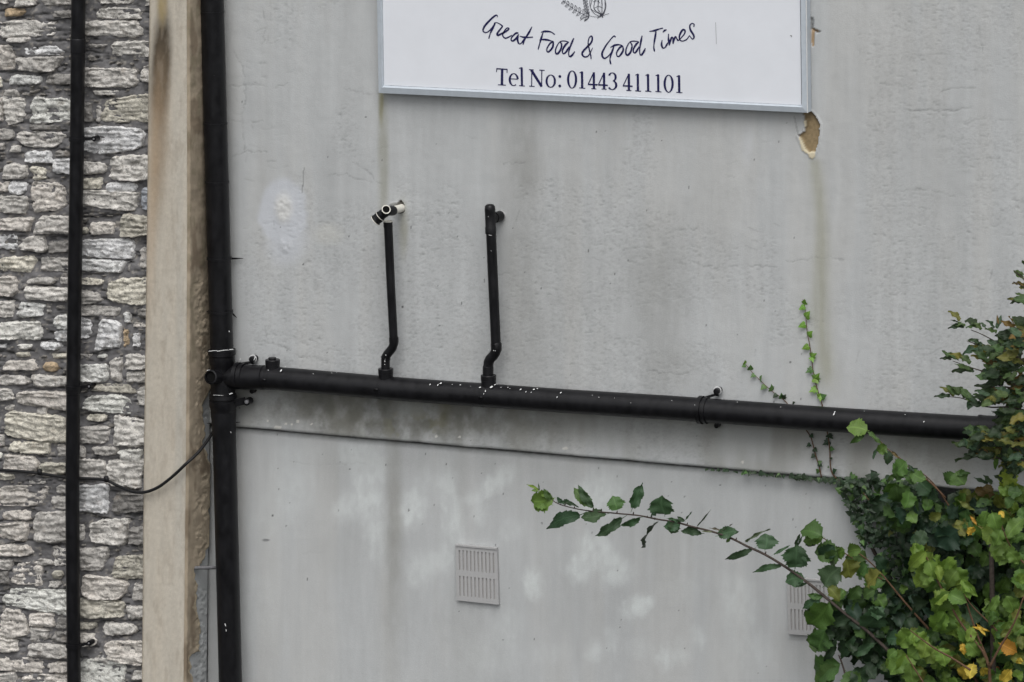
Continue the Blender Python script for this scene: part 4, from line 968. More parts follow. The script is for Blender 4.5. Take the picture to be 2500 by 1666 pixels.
# ------------------------------------------------------------------ vents
def vent(corn, label, y0=.028):
    """corn: TL, TR, BR, BL in photo pixels; a plate with two rows of ten slots"""
    yt = y0-.016
    TLc, TRc, BRc, BLc = [P(*c, yt) for c in corn]
    root = empty('air_vent', (TLc+BRc)/2, label, 'vent', 'painted air vents in the lower wall')
    def q(u, v, y=yt):
        p = (TLc*(1-u)+TRc*u)*(1-v)+(BLc*(1-u)+BRc*u)*v; p = p.copy(); p[1] = y; return p
    us = [0, .055]; n = 10
    for i in range(n):
        a = .075+i*.0905; us += [a, a+.036]
    us = [0.0]+sorted(set([round(u, 5) for u in us[2:]]))+[1.0]
    vs = [0, .075, .44, .545, .915, 1]
    mb = MB()
    for r_i in range(5):
        for ci in range(len(us)-1):
            slot = (r_i in (1, 3)) and (ci % 2 == 1) and ci < len(us)-1
            u0, u1, v0, v1 = us[ci], us[ci+1], vs[r_i], vs[r_i+1]
            if not slot: mb.add([q(u0, v0), q(u1, v0), q(u1, v1), q(u0, v1)], [(0, 1, 2, 3)])
            else:
                yb = yt+.006
                A = [q(u0, v0), q(u1, v0), q(u1, v1), q(u0, v1)]; B = [q(u0, v0, yb), q(u1, v0, yb), q(u1, v1, yb), q(u0, v1, yb)]
                mb.add(A+B, [(0, 1, 5, 4), (1, 2, 6, 5), (2, 3, 7, 6), (3, 0, 4, 7)])
    bk = [q(0, 0, y0+.012), q(1, 0, y0+.012), q(1, 1, y0+.012), q(0, 1, y0+.012)]; fr = [q(0, 0), q(1, 0), q(1, 1), q(0, 1)]
    mb.add(fr+bk, [(0, 1, 5, 4), (1, 2, 6, 5), (2, 3, 7, 6), (3, 0, 4, 7)])
    mb.build('grille', MAT['vent'], root, smooth=False)
    mb = MB(); mb.add([q(0.02, 0.02, yt+.0058), q(.98, .02, yt+.0058), q(.98, .98, yt+.0058), q(.02, .98, yt+.0058)], [(0, 1, 2, 3)])
    mb.build('mesh_backing', simple('vent_backing', (0.42, 0.41, 0.40), .9, .1, .15, 200), root, smooth=False)
    mb = MB(); mb.bar(q(0, -.012, yt+.004), q(1, -.012, yt+.004), (0, .009, 0), (0, 0, .004)); mb.build('top_lip', MAT['vent'], root, smooth=False)
vent([(1112,1332.5),(1213.5,1341.5),(1217.5,1477),(1114.5,1466)], 'grey painted air vent with slots, in the open wall left of the foliage')
vent([(1920.5,1412),(2020,1421),(2026,1556),(1924,1548.5)], 'grey painted air vent half hidden behind the leafy branches')

# ------------------------------------------------------------------ leaves
def leaf_mesh(name, kind, seed, mat):
    rr = random.Random(seed); nL = 14; V = []; UV = []; Fc = []
    def halfw(t):
        if kind == 'hazel': w_ = .47*(math.sin(math.pi*min(1, t**.80*1.0))**.62) if t < .86 else .47*(math.sin(math.pi*.86**.8)**.62)*((1-t)/.14)**.9
        elif kind == 'ovate': w_ = .275*math.sin(math.pi*t**.9)**.75
        elif kind == 'narrow': w_ = .175*math.sin(math.pi*t**.85)**.8
        else: w_ = .30*math.sin(math.pi*t**.85)**.7
        return max(w_, .004)
    curl = rr.uniform(-.2, .9); fold = rr.uniform(.12, .55); wv = rr.uniform(.03, .10); l1, l2 = rr.uniform(0, 6), rr.uniform(0, 6); ph = rr.uniform(0, 6); bend = rr.uniform(-.10, .10)
    if kind == 'ivy':
        # five-lobed leaf as a fan about its middle
        lob = [(-.02,.02),(-.20,-.10),(-.42,-.02),(-.50,.12),(-.34,.26),(-.42,.48),(-.24,.50),(-.12,.74),(0,1.0),(.12,.74),(.24,.50),(.42,.48),(.34,.26),(.50,.12),(.42,-.02),(.20,-.10)]
        if seed % 3 != 1: lob = [(-.02,.04),(-.22,-.06),(-.42,.08),(-.44,.28),(-.30,.52),(-.12,.80),(0,1.0),(.12,.80),(.30,.52),(.44,.28),(.42,.08),(.22,-.06)]
        V = [(0, .3, .03)]; UV = [(0, .3)]
        for x, y in lob:
            x *= rr.uniform(.9, 1.1); z = -abs(x)*fold*.7-(y-.3)**2*.25+rr.uniform(-.015, .015)
            V.append((x, y, z)); UV.append((x, y))
        n = len(lob)
        for i in range(n): Fc.append((0, 1+(i+1) % n, 1+i))
    else:
        for i in range(nL+1):
            t = i/nL; w_ = halfw(t)
            for j, s in enumerate((-1, -.55, 0, .55, 1)):
                ww = w_*s
                if abs(s) == 1:
                    tooth = (.055 if kind == 'hazel' else .035)*(1 if i % 2 else -1)*(1 if 0 < i < nL else 0)+rr.uniform(-.02, .02); ww *= 1+tooth*1.6
                if kind == 'hazel' and abs(s) == 1: ww *= 1+.10*math.sin(t*15+l1)*(1 if s > 0 else 0)+.10*math.sin(t*14+l2)*(1 if s < 0 else 0)
                tt = t-(.05 if (i % 2 and abs(s) == 1 and 0 < i < nL) else 0)
                if kind == 'hazel' and i == 0: tt -= .05*abs(s)
                x = ww+bend*math.sin(t*3); z = abs(ww)*fold*1.0-curl*(t-.2)**2*.6+wv*math.sin(t*13+ph+s*2)*abs(s)
                V.append((x, tt, z)); UV.append((s*.5, t))
        for i in range(nL):
            for j in range(4):
                a = i*5+j; Fc.append((a, a+1, a+6, a+5))
        # petiole
        b0 = len(V); pw = .012
        V += [(-pw, 0, 0), (pw, 0, 0), (pw*.8, -.16, .03), (-pw*.8, -.16, .03)]; UV += [(0, 0)]*4; Fc.append((b0, b0+1, b0+2, b0+3))
    me_o = mk(name, V, Fc, mat, None, smooth=(kind != 'ivy'), uv=UV)
    me = me_o.data; bpy.data.objects.remove(me_o)
    return me, np.array(V), Fc, np.array(UV)
LM = {k: [leaf_mesh(k+'_leaf', k, 10*i+j, MAT['ivy' if k == 'ivy' else 'leaf']) for j in range(1, 7)] for i, k in enumerate(('hazel', 'ovate', 'narrow', 'horn', 'ivy'))}
tocam = -fwd
def leaf_matrix(base, tip, wr, nrm, face=1.0):
    L = tip-base; ln_ = np.linalg.norm(L); y = L/ln_
    z = np.array(nrm, float); z = z-y*np.dot(z, y); z /= np.linalg.norm(z)
    x = np.cross(y, z)
    m = Matrix(((x[0]*ln_*wr, y[0]*ln_, z[0]*ln_, base[0]), (x[1]*ln_*wr, y[1]*ln_, z[1]*ln_, base[1]), (x[2]*ln_*wr, y[2]*ln_, z[2]*ln_, base[2]), (0, 0, 0, 1)))
    return m
class Plant:
    def __init__(s, root, kind, cap=300):
        s.root = root; s.kind = kind; s.cap = cap; s.items = []
    def leaf(s, base, tip, wr=1.0, tint=(.1, .2, .04), nrm=None, kind=None, tilt=.5, rr=random):
        if nrm is None:
            nrm = tocam+np.array([rr.uniform(-tilt, tilt), rr.uniform(-tilt*.5, tilt*.5), rr.uniform(-tilt, tilt)+.25])
        s.items.append((np.array(base), np.array(tip), wr, tint, nrm, kind or s.kind, rr.randrange(6)))
    def build(s, ms):
        # the leaves nearest the viewer that show largest are parts; the rest one mass
        key = [(-(np.linalg.norm(b[1]-b[0])*1.0)+b[0][1]*.25, i) for i, b in enumerate(s.items)]
        order = [i for _, i in sorted(key)]
        one = order[:s.cap]; rest = order[s.cap:]
        rl = rootloc(s.root)
        for i in one:
            b, t_, wr, tint, nm, kd, vi = s.items[i]
            o = bpy.data.objects.new('leaf', LM[kd][vi][0]); scn.collection.objects.link(o); o.parent = s.root
            m = leaf_matrix(b, t_, wr, nm); m.translation = m.translation-rl
            o.matrix_local = m; o.color = (*[float(c) for c in tint], 1)
        if rest:
            VV = []; FF = []; CC = []; UU = []; n = 0
            for i in rest:
                b, t_, wr, tint, nm, kd, vi = s.items[i]
                m = np.array(leaf_matrix(b, t_, wr, nm)); v = LM[kd][vi][1]
                VV.append(v@m[:3, :3].T+m[:3, 3]); FF += [tuple(q+n for q in f) for f in LM[kd][vi][2]]; n += len(v)
                CC.append(np.tile(np.array(tint), (len(v), 1))); UU.append(LM[kd][vi][3])
            o = mk('leaf_mass', np.vstack(VV), FF, ms, s.root, smooth=True, col=np.vstack(CC), uv=np.vstack(UU)); o['kind'] = 'stuff'
def twig(root, pts, r0_, r1_, mat, name='branch'):
    arr = cr(pts, 5); n = len(arr); mb = MB(); rr = random.Random(n)
    mb.tube(arr, [r0_+(r1_-r0_)*i/(n-1) for i in range(n)], 8); mb.build(name, mat, root, auto=False)

R = random.Random(42)
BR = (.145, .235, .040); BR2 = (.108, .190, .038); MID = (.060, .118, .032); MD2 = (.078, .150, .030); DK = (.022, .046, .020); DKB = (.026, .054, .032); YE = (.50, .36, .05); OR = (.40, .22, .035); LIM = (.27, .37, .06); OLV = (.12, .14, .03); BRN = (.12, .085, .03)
def var(c, a=.18): k = R.uniform(1-a, 1+a); return (c[0]*k*R.uniform(.9, 1.12), c[1]*k, c[2]*k)

# --- ivy
iv = empty('ivy_plant', P(2160, 1400, -.01), 'dark green ivy clinging under the ledge and sending two thin runners up the wall', 'ivy')
ivp = Plant(iv, 'ivy', 300)
Zi = lambda x, y: (1780+x/5.227, 700+y/5.227)
Zj = lambda x, y: (1640+x/2.736, 920+y/2.736)
twig(iv, [P(*Zi(x, y), -.008) for x, y in ((940,160),(965,250),(980,400),(1000,600),(1020,700),(1050,880),(1070,1060),(1110,1250),(1160,1420),(1190,1520),(1215,1700))]+[P(*Zj(x, y), -.010) for x, y in ((1042,385),(1056,500),(1060,600),(1075,650),(1100,680))], .0012, .0032, MAT['barkred'], 'runner')
twig(iv, [P(*Zi(x, y), -.008) for x, y in ((205,985),(300,1100),(400,1200),(540,1330),(640,1400),(740,1490),(800,1600))]+[P(*Zj(x, y), -.010) for x, y in ((915,380),(945,460),(960,520),(985,600),(1000,672))], .0012, .0030, MAT['barkred'], 'runner')
IL = (.16, .30, .05); IM = (.085, .17, .05); ID = (.030, .058, .028)
for x, y, tx, ty, c in ((955,230,962,170,IL),(965,250,892,295,IL),(975,400,1020,322,IL),(975,480,885,520,IL),(1005,630,1055,575,IL),(1018,760,932,800,IL),(1040,900,1110,855,IL),(1050,900,1075,965,IL),(1060,1050,978,1100,IM),(1090,1190,1145,1115,IL),(1080,1170,1135,1232,IL),(1110,1300,1018,1345,IL),(1165,1400,1125,1370,IL),(1165,1420,1235,1385,IM),(1160,1380,1165,1465,IL),
   (210,1000,162,1025,IM),(205,990,208,945,IL),(270,1070,275,1010,IM),(325,1120,275,1160,IM),(390,1200,405,1135,IM),(460,1260,405,1315,IM),(545,1330,548,1250,IM),(610,1370,562,1420,ID),(675,1430,668,1362,IM),(680,1430,722,1385,ID),(830,1500,820,1470,ID)):
    x0, y0 = Zi(x, y); x1, y1 = Zi(tx, ty); k = 1.08
    ivp.leaf(P(x0, y0, -.012), P(x0+(x1-x0)*k, y0+(y1-y0)*k, -.022-R.uniform(0, .01)), 1.0, var(c, .12), tilt=.4, rr=R)
for x, y, tx, ty, c in ((925,385,945,408,ID),(925,450,898,470,ID),(945,480,972,500,ID),(955,520,928,545,ID),(978,580,1005,600,ID),(990,560,985,590,IM),(1045,385,1080,415,ID),(1050,430,1005,460,DKB),(1055,480,1085,485,IM),(1060,540,1072,550,ID),(1072,635,1100,620,ID),(985,640,965,615,IM),(1050,600,1040,607,IM)):
    x0, y0 = Zj(x, y); x1, y1 = Zj(tx, ty); ivp.leaf(P(x0, y0, -.012), P(x1, y1, -.025), 1.0, var(c, .2), tilt=.45, rr=R)
q = 1727
while q < 2052:
    yl = 1043+(q-576)*.0858+1
    dense = (q-1720)/330
    for _ in range(1+int(dense*dense*2.4)):
        a = math.radians(R.uniform(20, 160)); L = R.uniform(8, 14)+dense*7
        x0 = q+R.uniform(-3, 3); ivp.leaf(P(x0, yl+R.uniform(-1, 2), -.004), P(x0+math.cos(a)*L, yl+math.sin(a)*L*.9-dense*3*R.random(), -.020), 1.0, var(ID if R.random() < .85 else IM, .3), tilt=.6, rr=R)
    q += R.uniform(9, 19)-dense*8
IVP = [(2046,1166),(2100,1158),(2180,1166),(2240,1180),(2300,1230),(2300,1420),(2250,1480),(2200,1470),(2178,1440),(2160,1390),(2138,1350),(2105,1335),(2092,1290),(2098,1275),(2078,1255),(2062,1215),(2050,1200)]
pt = 0; A_ = []
while pt < 760:
    x = R.uniform(2040, 2310); y = R.uniform(1155, 1490)
    if not bool(inpoly(np.array([x]), np.array([y]), IVP, 4)[0]): continue
    if y > 1330 and x < 2185 and R.random() < .40: continue
    pt += 1; a = math.radians(R.gauss(95, 55)); L = R.uniform(13, 23); d = -.012-R.random()*.07
    ivp.leaf(P(x, y, d), P(x+math.cos(a)*L, y+math.sin(a)*L, d-R.uniform(-.002, .014)), R.uniform(.9, 1.15), var(ID if R.random() < .8 else IM, .35), tilt=.8, rr=R)
twig(iv, [P(2046,1170,-.01),P(2090,1240,-.012),P(2130,1340,-.012),P(2190,1450,-.015),P(2230,1640,-.02),P(2240,1900,-.03)], .004, .014, MAT['bark'], 'stem')
ivp.build(MAT['ivys'])

# --- long arching sallow branch
sal = empty('sallow_shrub', P(2330, 1880, -.45), 'long grey arching branch with toothed oval leaves reaching left across the wall', 'shrub')
sp2 = Plant(sal, 'ovate', 300)
Zs = lambda x, y: (1240+x/3.267, 1140+y/3.267)
Zh = lambda x, y: (1900+x/2.982, 1140+y/2.982)
YB = -.42
main = [P(*Zs(x, y), YB) for x, y in ((340,250),(390,290),(500,325),(620,348),(760,362),(900,375),(1050,390),(1200,420),(1330,440),(1480,480),(1640,520),(1780,570),(1900,630),(2050,700),(2200,790),(2352,895))]
main += [P(*Zh(x, y), YB) for x, y in ((260,880),(380,980),(500,1080),(640,1190),(740,1280),(830,1370),(930,1480),(1040,1600))]
twig(sal, main, .0018, .0082, MAT['bark'])
SM = (.050, .098, .046); SG = (.072, .140, .042); SD = (.034, .068, .034)
def sl_(x, y, tx, ty, wr, c, kd=None, d=0, ti=.35):
    x0, y0 = Zs(x, y); x1, y1 = Zs(tx, ty); yy = YB+R.uniform(-.03, .03)+d
    sp2.leaf(P(x0, y0, YB+d*.5), P(x1, y1, yy), wr, var(c, .08), kind=kd, tilt=ti, rr=R)
for q in ((340,300,190,240,.9,BR2,'hazel'),(330,230,240,195,.8,BR,'ovate'),(250,190,140,130,.5,BR,'narrow'),(240,195,190,185,.9,BR2,'ovate'),(250,190,248,130,.5,MID,'narrow'),(350,270,285,175,.8,MID,'ovate'),(355,250,180,270,.9,BR2,'hazel'),
   (400,285,545,305,.7,SD,'narrow'),(440,290,390,240,1.,SD,'ovate'),(450,290,550,300,.8,SD,'narrow'),(670,318,525,160,.85,SG,'ovate'),(680,322,560,150,.6,SM,'ovate'),(870,340,840,232,1.35,SG,'hazel'),(993,330,1082,135,.85,SM,'ovate'),(1250,375,1235,230,1.3,SM,'hazel'),(1240,345,1105,375,.8,SD,'ovate'),
   (575,385,272,490,.95,SD,'narrow'),(780,378,580,400,.95,SM,'ovate'),(915,410,680,550,.85,SD,'narrow'),(1060,405,890,465,.75,SM,'narrow'),(1195,438,1012,655,.16,(.05,.07,.05),'narrow'),
   (1380,455,1235,470,1.1,SM,'ovate'),(1320,450,1300,535,1.2,SM,'hazel'),(1380,445,1265,400,.6,SM,'narrow'),(1410,435,1350,395,.9,SD,'ovate'),(1410,430,1470,355,.4,SD,'narrow'),(1545,530,1380,515,1.1,SD,'narrow'),(1510,470,1620,338,.18,(.07,.09,.06),'narrow'),(1640,522,1540,515,.4,(.14,.17,.10),'narrow'),(1705,515,1610,490,.4,(.14,.13,.10),'narrow'),
   (1705,510,1795,455,.16,(.12,.12,.09),'narrow'),(1680,550,1830,515,1.1,SM,'ovate'),(1770,565,1740,605,1.0,SG,'ovate'),(1900,600,2060,490,.35,(.09,.12,.07),'narrow'),(1945,660,1715,765,.65,SD,'narrow'),(2050,655,2050,530,1.5,SM,'hazel'),(2180,790,1925,840,.55,SM,'narrow'),(2120,700,2245,620,.5,SM,'narrow'),(2295,790,2310,640,1.2,SM,'hazel'),
   (2300,640,2350,540,.5,SD,'narrow')):
    sl_(*q)
for (x, y) in ((455,305),(530,330),(680,340),(745,350),(870,365),(1000,375),(1110,405),(1170,420),(1430,460),(1820,580),(2055,690)):
    mbx = MB(); a = P(*Zs(x, y), YB); b = P(*Zs(x+3, y-14), YB-.003); mbx.tube([a, b], [.0035, .002], 6); mbx.build('bud', MAT['bark'], sal)
def hz(pl, x, y, tx, ty, wr, c, kd='hazel', d=YB, ti=.35, va=.10):
    x0, y0 = Zh(x, y); x1, y1 = Zh(tx, ty); pl.leaf(P(x0, y0, d), P(x1, y1, d+R.uniform(-.03, .03)), wr, var(c, va), kind=kd, tilt=ti, rr=R)
for q in ((125,720,170,580,1.3,SM),(340,860,460,735,1.05,SM),(180,810,50,840,.9,SM),(205,850,90,860,.5,SD,'ovate'),(330,940,165,1030,.65,SM,'ovate'),(320,950,210,930,.8,MID,'ovate'),(640,1160,720,1030,1.15,SM),(700,1290,520,1370,.6,SM,'ovate'),(560,1240,460,1400,.5,SM,'ovate'),(890,1260,780,1240,.95,SM),(560,1160,660,1250,.8,SG),(540,1100,350,1150,.6,SD,'ovate')):
    hz(sp2, *q)
twig(sal, [main[-1], P(2300, 1850, -.5), P(2350, 2100, -.55), P(2370, 2430, -.55)], .0085, .022, MAT['bark'], 'stem')
sp2.build(MAT['leafs'])

# --- hazel
haz = empty('hazel_shrub', P(2420, 1900, -.5), 'bushy hazel with bright lime leaves, some turning yellow, filling the lower right corner', 'shrub')
hp2 = Plant(haz, 'hazel', 300)
def hb(pts, r0_, r1_, d, m='barkred'): twig(haz, [P(*Zh(x, y), d) for x, y in pts], r0_, r1_, MAT[m])
hb(((310,505),(440,600),(560,680),(660,770),(760,820)), .0020, .004, -.36)
hb(((520,590),(640,670),(760,790),(900,960),(1040,1120),(1200,1290),(1400,1500),(1500,1650)), .0020, .007, -.38)
hb(((1010,560),(1080,660),(1150,810),(1230,960),(1330,1140),(1480,1330),(1530,1450)), .0022, .006, -.62)
hb(((1330,870),(1400,1000),(1520,1120),(1620,1220)), .002, .004, -.58)
hb(((1340,880),(1390,1050),(1460,1250),(1530,1440),(1545,1650)), .002, .008, -.60)
hb(((960,1190),(1050,1260),(1150,1330),(1260,1390),(1400,1480)), .002, .005, -.70)
hb(((930,1370),(980,1450),(1050,1560),(1100,1640)), .002, .004, -.70)
hb(((1620,410),(1680,560),(1760,670),(1850,760)), .002, .005, -.60)
hb(((1300,460),(1370,580),(1430,680),(1520,860),(1560,960)), .004, .010, -.22, 'bark')
hb(((1789,940),(1720,1130),(1600,1340),(1540,1460)), .003, .006, -.66)
hb(((1030,30),(1120,110),(1200,220),(1280,340)), .0015, .004, -.40)
hb(((440,1370),(470,1450),(500,1568),(520,1700)), .003, .006, -.40, 'bark')
hb(((620,190),(680,270),(720,330)), .0015, .003, -.20)
Zk = lambda x, y: ((1640+x/2.736-1900)*2.982, (920+y/2.736-1140)*2.982)
twig(haz, [P(*Zj(x, y), -.42) for x, y in ((1300,360),(1380,420),(1450,490),(1530,550),(1600,620),(1720,700),(1830,810))], .0016, .004, MAT['barkred'])
def zj(x, y, tx, ty, wr, c, kd='hazel', d=-.45, ti=.35):
    x0, y0 = Zj(x, y); x1, y1 = Zj(tx, ty); hp2.leaf(P(x0, y0, d), P(x1, y1, d-.01), wr, var(c, .08), kind=kd, tilt=ti, rr=R)
for q in ((1300,360,1165,340,.95,BR2),(1295,370,1185,450,.55,MID,'ovate'),(1310,365,1410,440,.45,MID,'ovate'),(1430,460,1365,500,1.1,MD2),(1370,480,1345,555,.5,SD,'ovate'),(1440,500,1450,590,.8,SD),(1470,500,1515,545,.6,BRN,'ovate'),(1560,570,1480,640,1.2,MD2),(1530,600,1500,700,.9,MID),(1500,640,1435,700,.7,MID,'ovate'),(1580,590,1620,640,.6,SD,'ovate'),(1600,640,1700,690,.8,MD2),(1560,640,1620,720,.9,MID),
          (1890,650,1830,720,1.2,MID),(1900,660,1990,640,.6,MID,'ovate'),(1900,640,1960,720,1.5,MD2),(2120,510,2160,470,.8,LIM,'ovate'),(2160,510,2220,530,1.0,BR2,'ovate'),(2180,540,2155,625,.7,BR2,'ovate'),(2260,610,2240,800,.85,LIM,'ovate'),(2265,615,2220,780,.8,LIM),(2310,720,2250,810,1.1,BR2),(2353,740,2280,821,1.1,BR2)):
    zj(*q)
B = [(310,500,175,450,.95,MID),(320,520,190,530,.8,MD2),(305,530,210,565,.5,DK),(160,490,120,580,.35,SD,'ovate'),(420,600,285,620,1.1,MID),(430,620,370,715,.8,MID),(400,580,310,680,.8,SD),(480,610,420,650,1.0,MD2),(600,600,500,620,.8,MD2),(640,660,500,650,.7,MID),(500,680,520,790,1.2,OLV),(560,690,600,790,1.0,MID),(650,720,570,800,.9,MID),(660,740,690,890,1.1,MD2),(740,780,660,860,.9,OLV),(700,660,780,760,.7,SD),
 (590,870,520,960,.8,MID),(480,900,430,960,1.0,MD2),(360,1000,230,1130,.9,MD2),(350,1010,270,1140,1.0,SD),(300,1010,200,1080,.7,MID),(440,960,400,1040,1.0,MID),(370,880,440,960,.8,OLV),(700,940,760,1030,1.0,MD2),(560,960,600,1060,1.,MID),(700,900,620,950,.8,MID),(380,1240,220,1260,.95,MID),(340,1200,300,1320,1.1,MID),(420,1260,340,1400,.5,SD,'ovate'),(440,1440,260,1520,.85,MID),(420,1460,290,1568,.7,MID),(560,1470,640,1568,1.1,DK),(500,1500,560,1620,1.1,MID),(640,1440,700,1530,1.0,DK),(720,1420,680,1380,1.0,DK),(760,1440,820,1520,1.0,SD),
 (1000,560,990,660,.75,BR),(1060,590,1000,640,.8,BR),(1070,620,960,730,.55,BR),(1020,680,950,750,.55,BR),(1080,690,1020,760,.9,BR),(1100,690,1140,800,.9,BR),(1080,730,1010,860,.9,BR),(1120,760,1060,850,.9,BR2),(1160,720,1180,820,.55,BR),(1270,670,1160,790,.55,BR),(1240,670,1260,770,.9,BR),(1290,740,1320,860,.9,BR),(1300,760,1230,860,.9,BR2),(1340,830,1430,930,.45,BR),(1330,850,1210,890,.5,BR),(1350,840,1390,950,.5,BR),
 (1230,920,1130,980,.95,BR),(1240,920,1160,1060,.9,BR2),(1250,930,1350,970,.95,BR2),(1260,960,1330,880,.7,BR),(1210,1060,1130,1190,.8,BR),(1260,1070,1300,1150,1.0,BR),(1230,1080,1200,1210,1.0,BR2),(1280,1120,1230,1220,1.0,BR),(1330,1060,1460,1120,1.0,SM),(1270,960,1340,1040,.9,SM),(1320,1160,1400,1280,.8,BR2),(1300,1150,1330,1240,.9,BR),(1410,1170,1380,1270,.7,BR),
 (960,1190,870,1290,.8,BR),(1000,1200,960,1290,.9,BR),(980,1230,1060,1320,1.,BR),(1060,1260,960,1370,.85,BR2),(1080,1270,1040,1380,.9,BR),(1150,1320,1090,1420,1.0,BR),(1170,1330,1210,1440,.95,BR),(1220,1350,1120,1460,.9,BR2),(1300,1370,1260,1460,.8,OLV),(930,1370,820,1440,.9,BR),(940,1370,900,1500,1.0,BR),(920,1400,830,1500,.9,BR2),(960,1440,980,1568,.9,BR2),(1000,1460,1040,1560,.9,OLV),(860,1340,800,1390,.9,BR2),
 (1380,1280,1460,1370,.9,BR2),(1370,1290,1390,1390,.9,BR),(1340,1290,1350,1360,.7,YE),(1410,1170,1520,1190,.35,YE,'ovate'),(1450,1150,1500,1220,.5,YE,'ovate'),(1620,1290,1730,1340,.85,OR),(1640,1290,1700,1360,.8,YE),(1620,1230,1700,1190,.6,OLV),(1700,1380,1789,1420,.6,OLV),(1450,1400,1500,1450,.8,OLV),(1480,1460,1500,1520,.8,YE),(1380,1450,1340,1540,.9,YE),(1420,1440,1400,1530,.9,YE),(1560,1460,1600,1520,.7,(.35,.12,.05)),(1520,1470,1560,1530,.7,(.30,.12,.06)),(1690,1480,1620,1550,.7,YE),(1760,1390,1740,1430,1.,YE),
 (1520,330,1500,450,.75,BR2),(1560,340,1600,460,.8,BR2),(1540,380,1500,540,.9,BR2),(1590,420,1530,550,.9,BR),(1620,460,1570,560,.9,BR2),(1780,390,1680,500,.8,BR2),(1650,560,1560,640,.9,BR2),(1690,570,1620,700,.95,BR2),(1680,620,1740,700,.9,BR2),(1640,600,1590,680,.9,BR),(1789,560,1700,620,.8,SM),(1760,750,1780,880,.9,BR2),(1789,780,1740,830,.9,BR),(1660,820,1600,920,.8,MD2),(1640,810,1690,900,.8,MD2),(1600,940,1540,1040,.5,BR2),(1640,940,1600,1060,.8,MD2),(1660,950,1700,1050,.9,BR2),(1700,960,1650,1080,.9,MD2),
 (1740,1110,1720,1200,.9,BR2),(1789,1130,1750,1210,.9,MD2),(1400,560,1460,640,1.,MID),(1300,470,1180,560,1.2,DKB),(1060,470,1010,560,1.0,SM),(1180,460,1100,560,1.2,DKB),(850,120,790,220,.9,MD2),(860,140,880,260,.9,MID),(940,80,1000,20,.9,SD),(930,60,860,10,.8,MD2),(1030,110,1120,190,1.0,SM),(950,180,920,290,.9,MD2),(880,350,860,470,1.0,MID),(900,340,950,440,1.,MID),(960,330,1000,400,.9,MD2),(830,390,800,440,.9,MID),(1100,230,1070,310,.9,MD2),
 (1240,290,1300,360,1.1,DKB),(1320,250,1400,300,.5,OLV,'ovate'),(1440,300,1510,350,.9,DKB),(1180,340,1100,380,.7,OLV),(1400,360,1440,420,.5,OR,'ovate'),(1380,450,1410,490,1.1,YE),(1330,400,1290,420,.8,OLV),(1450,430,1490,450,.6,OLV,'ovate'),(1610,330,1640,360,.8,YE),(1560,180,1500,150,.8,BRN),(1440,160,1560,200,.6,BRN)]
for q in B:
    x, y, tx, ty, wr, c = q[:6]; kd = q[6] if len(q) > 6 else 'hazel'
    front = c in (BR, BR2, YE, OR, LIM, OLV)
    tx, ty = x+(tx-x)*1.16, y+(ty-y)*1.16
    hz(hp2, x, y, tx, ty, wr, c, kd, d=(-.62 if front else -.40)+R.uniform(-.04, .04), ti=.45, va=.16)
# more lime leaves on the outer shoots at the right
for sp_l in (((1640,330),(1700,560),(1789,720)),((1789,900),(1700,1130),(1600,1340)),((1560,1000),(1620,1150),(1700,1280)),((1789,1180),(1740,1350),(1700,1500)),((1100,640),(1180,860),(1300,1080),(1420,1260)),((980,1200),(1120,1310),(1280,1400)),((880,1380),(980,1480),(1060,1600)),((1640,160),(1720,280),(1789,380)),((1200,1450),(1260,1540),(1300,1640)),((1560,1480),(1620,1560),(1660,1660))):
    ar = cr(sp_l, 5)
    for p_ in ar:
        for _ in range(R.choice((1, 1, 2))):
            x = p_[0]+R.uniform(-26, 26); y = p_[1]+R.uniform(-26, 26); a = math.radians(R.gauss(110, 60)); L = R.uniform(70, 112)
            hz(hp2, x, y, x+math.cos(a)*L, y+math.sin(a)*L, R.uniform(.7, 1.05), R.choice((BR, BR2, BR2, MD2, MID, OLV)), 'hazel', d=-.54+R.uniform(-.06, .06), ti=.6, va=.2)
# deeper leaves behind, inner shade put into their dark tints
HB = [(700,210),(860,180),(1010,150),(1130,120),(1150,230),(1290,230),(1310,150),(1789,150),(1850,150),(1850,1650),(800,1650),(790,1440),(690,1420),(560,1380),(400,1330),(360,1180),(330,1080),(420,960),(520,900),(640,860),(800,830),(900,860),(980,780),(960,620),(900,480),(780,420),(760,330)]
n = 0
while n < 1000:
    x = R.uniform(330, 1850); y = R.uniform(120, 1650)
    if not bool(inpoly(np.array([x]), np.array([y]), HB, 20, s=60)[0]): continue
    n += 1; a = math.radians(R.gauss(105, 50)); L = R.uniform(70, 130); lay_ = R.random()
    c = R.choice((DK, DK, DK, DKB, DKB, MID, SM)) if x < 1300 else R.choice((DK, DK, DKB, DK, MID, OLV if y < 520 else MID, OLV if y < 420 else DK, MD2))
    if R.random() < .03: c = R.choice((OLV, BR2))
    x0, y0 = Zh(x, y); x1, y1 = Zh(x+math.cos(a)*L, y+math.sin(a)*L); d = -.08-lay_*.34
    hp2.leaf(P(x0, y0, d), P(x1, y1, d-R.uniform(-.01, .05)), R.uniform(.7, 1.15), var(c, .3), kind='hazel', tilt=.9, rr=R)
for (xa_, ya_, xb_, rr_) in ((2408, 1690, 2430, .016), (2403, 1695, 2400, .018), (2420, 1700, 2470, .020), (2420, 1300, 2450, .020)):
    twig(haz, [P(xa_, ya_, -.5), P((xa_*2+xb_)/3, 1900, -.5), P(xb_, 2150, -.5), P(xb_+6, 2430, -.5)], rr_*.5, rr_, MAT['bark'], 'stem')
hp2.build(MAT['leafs'])

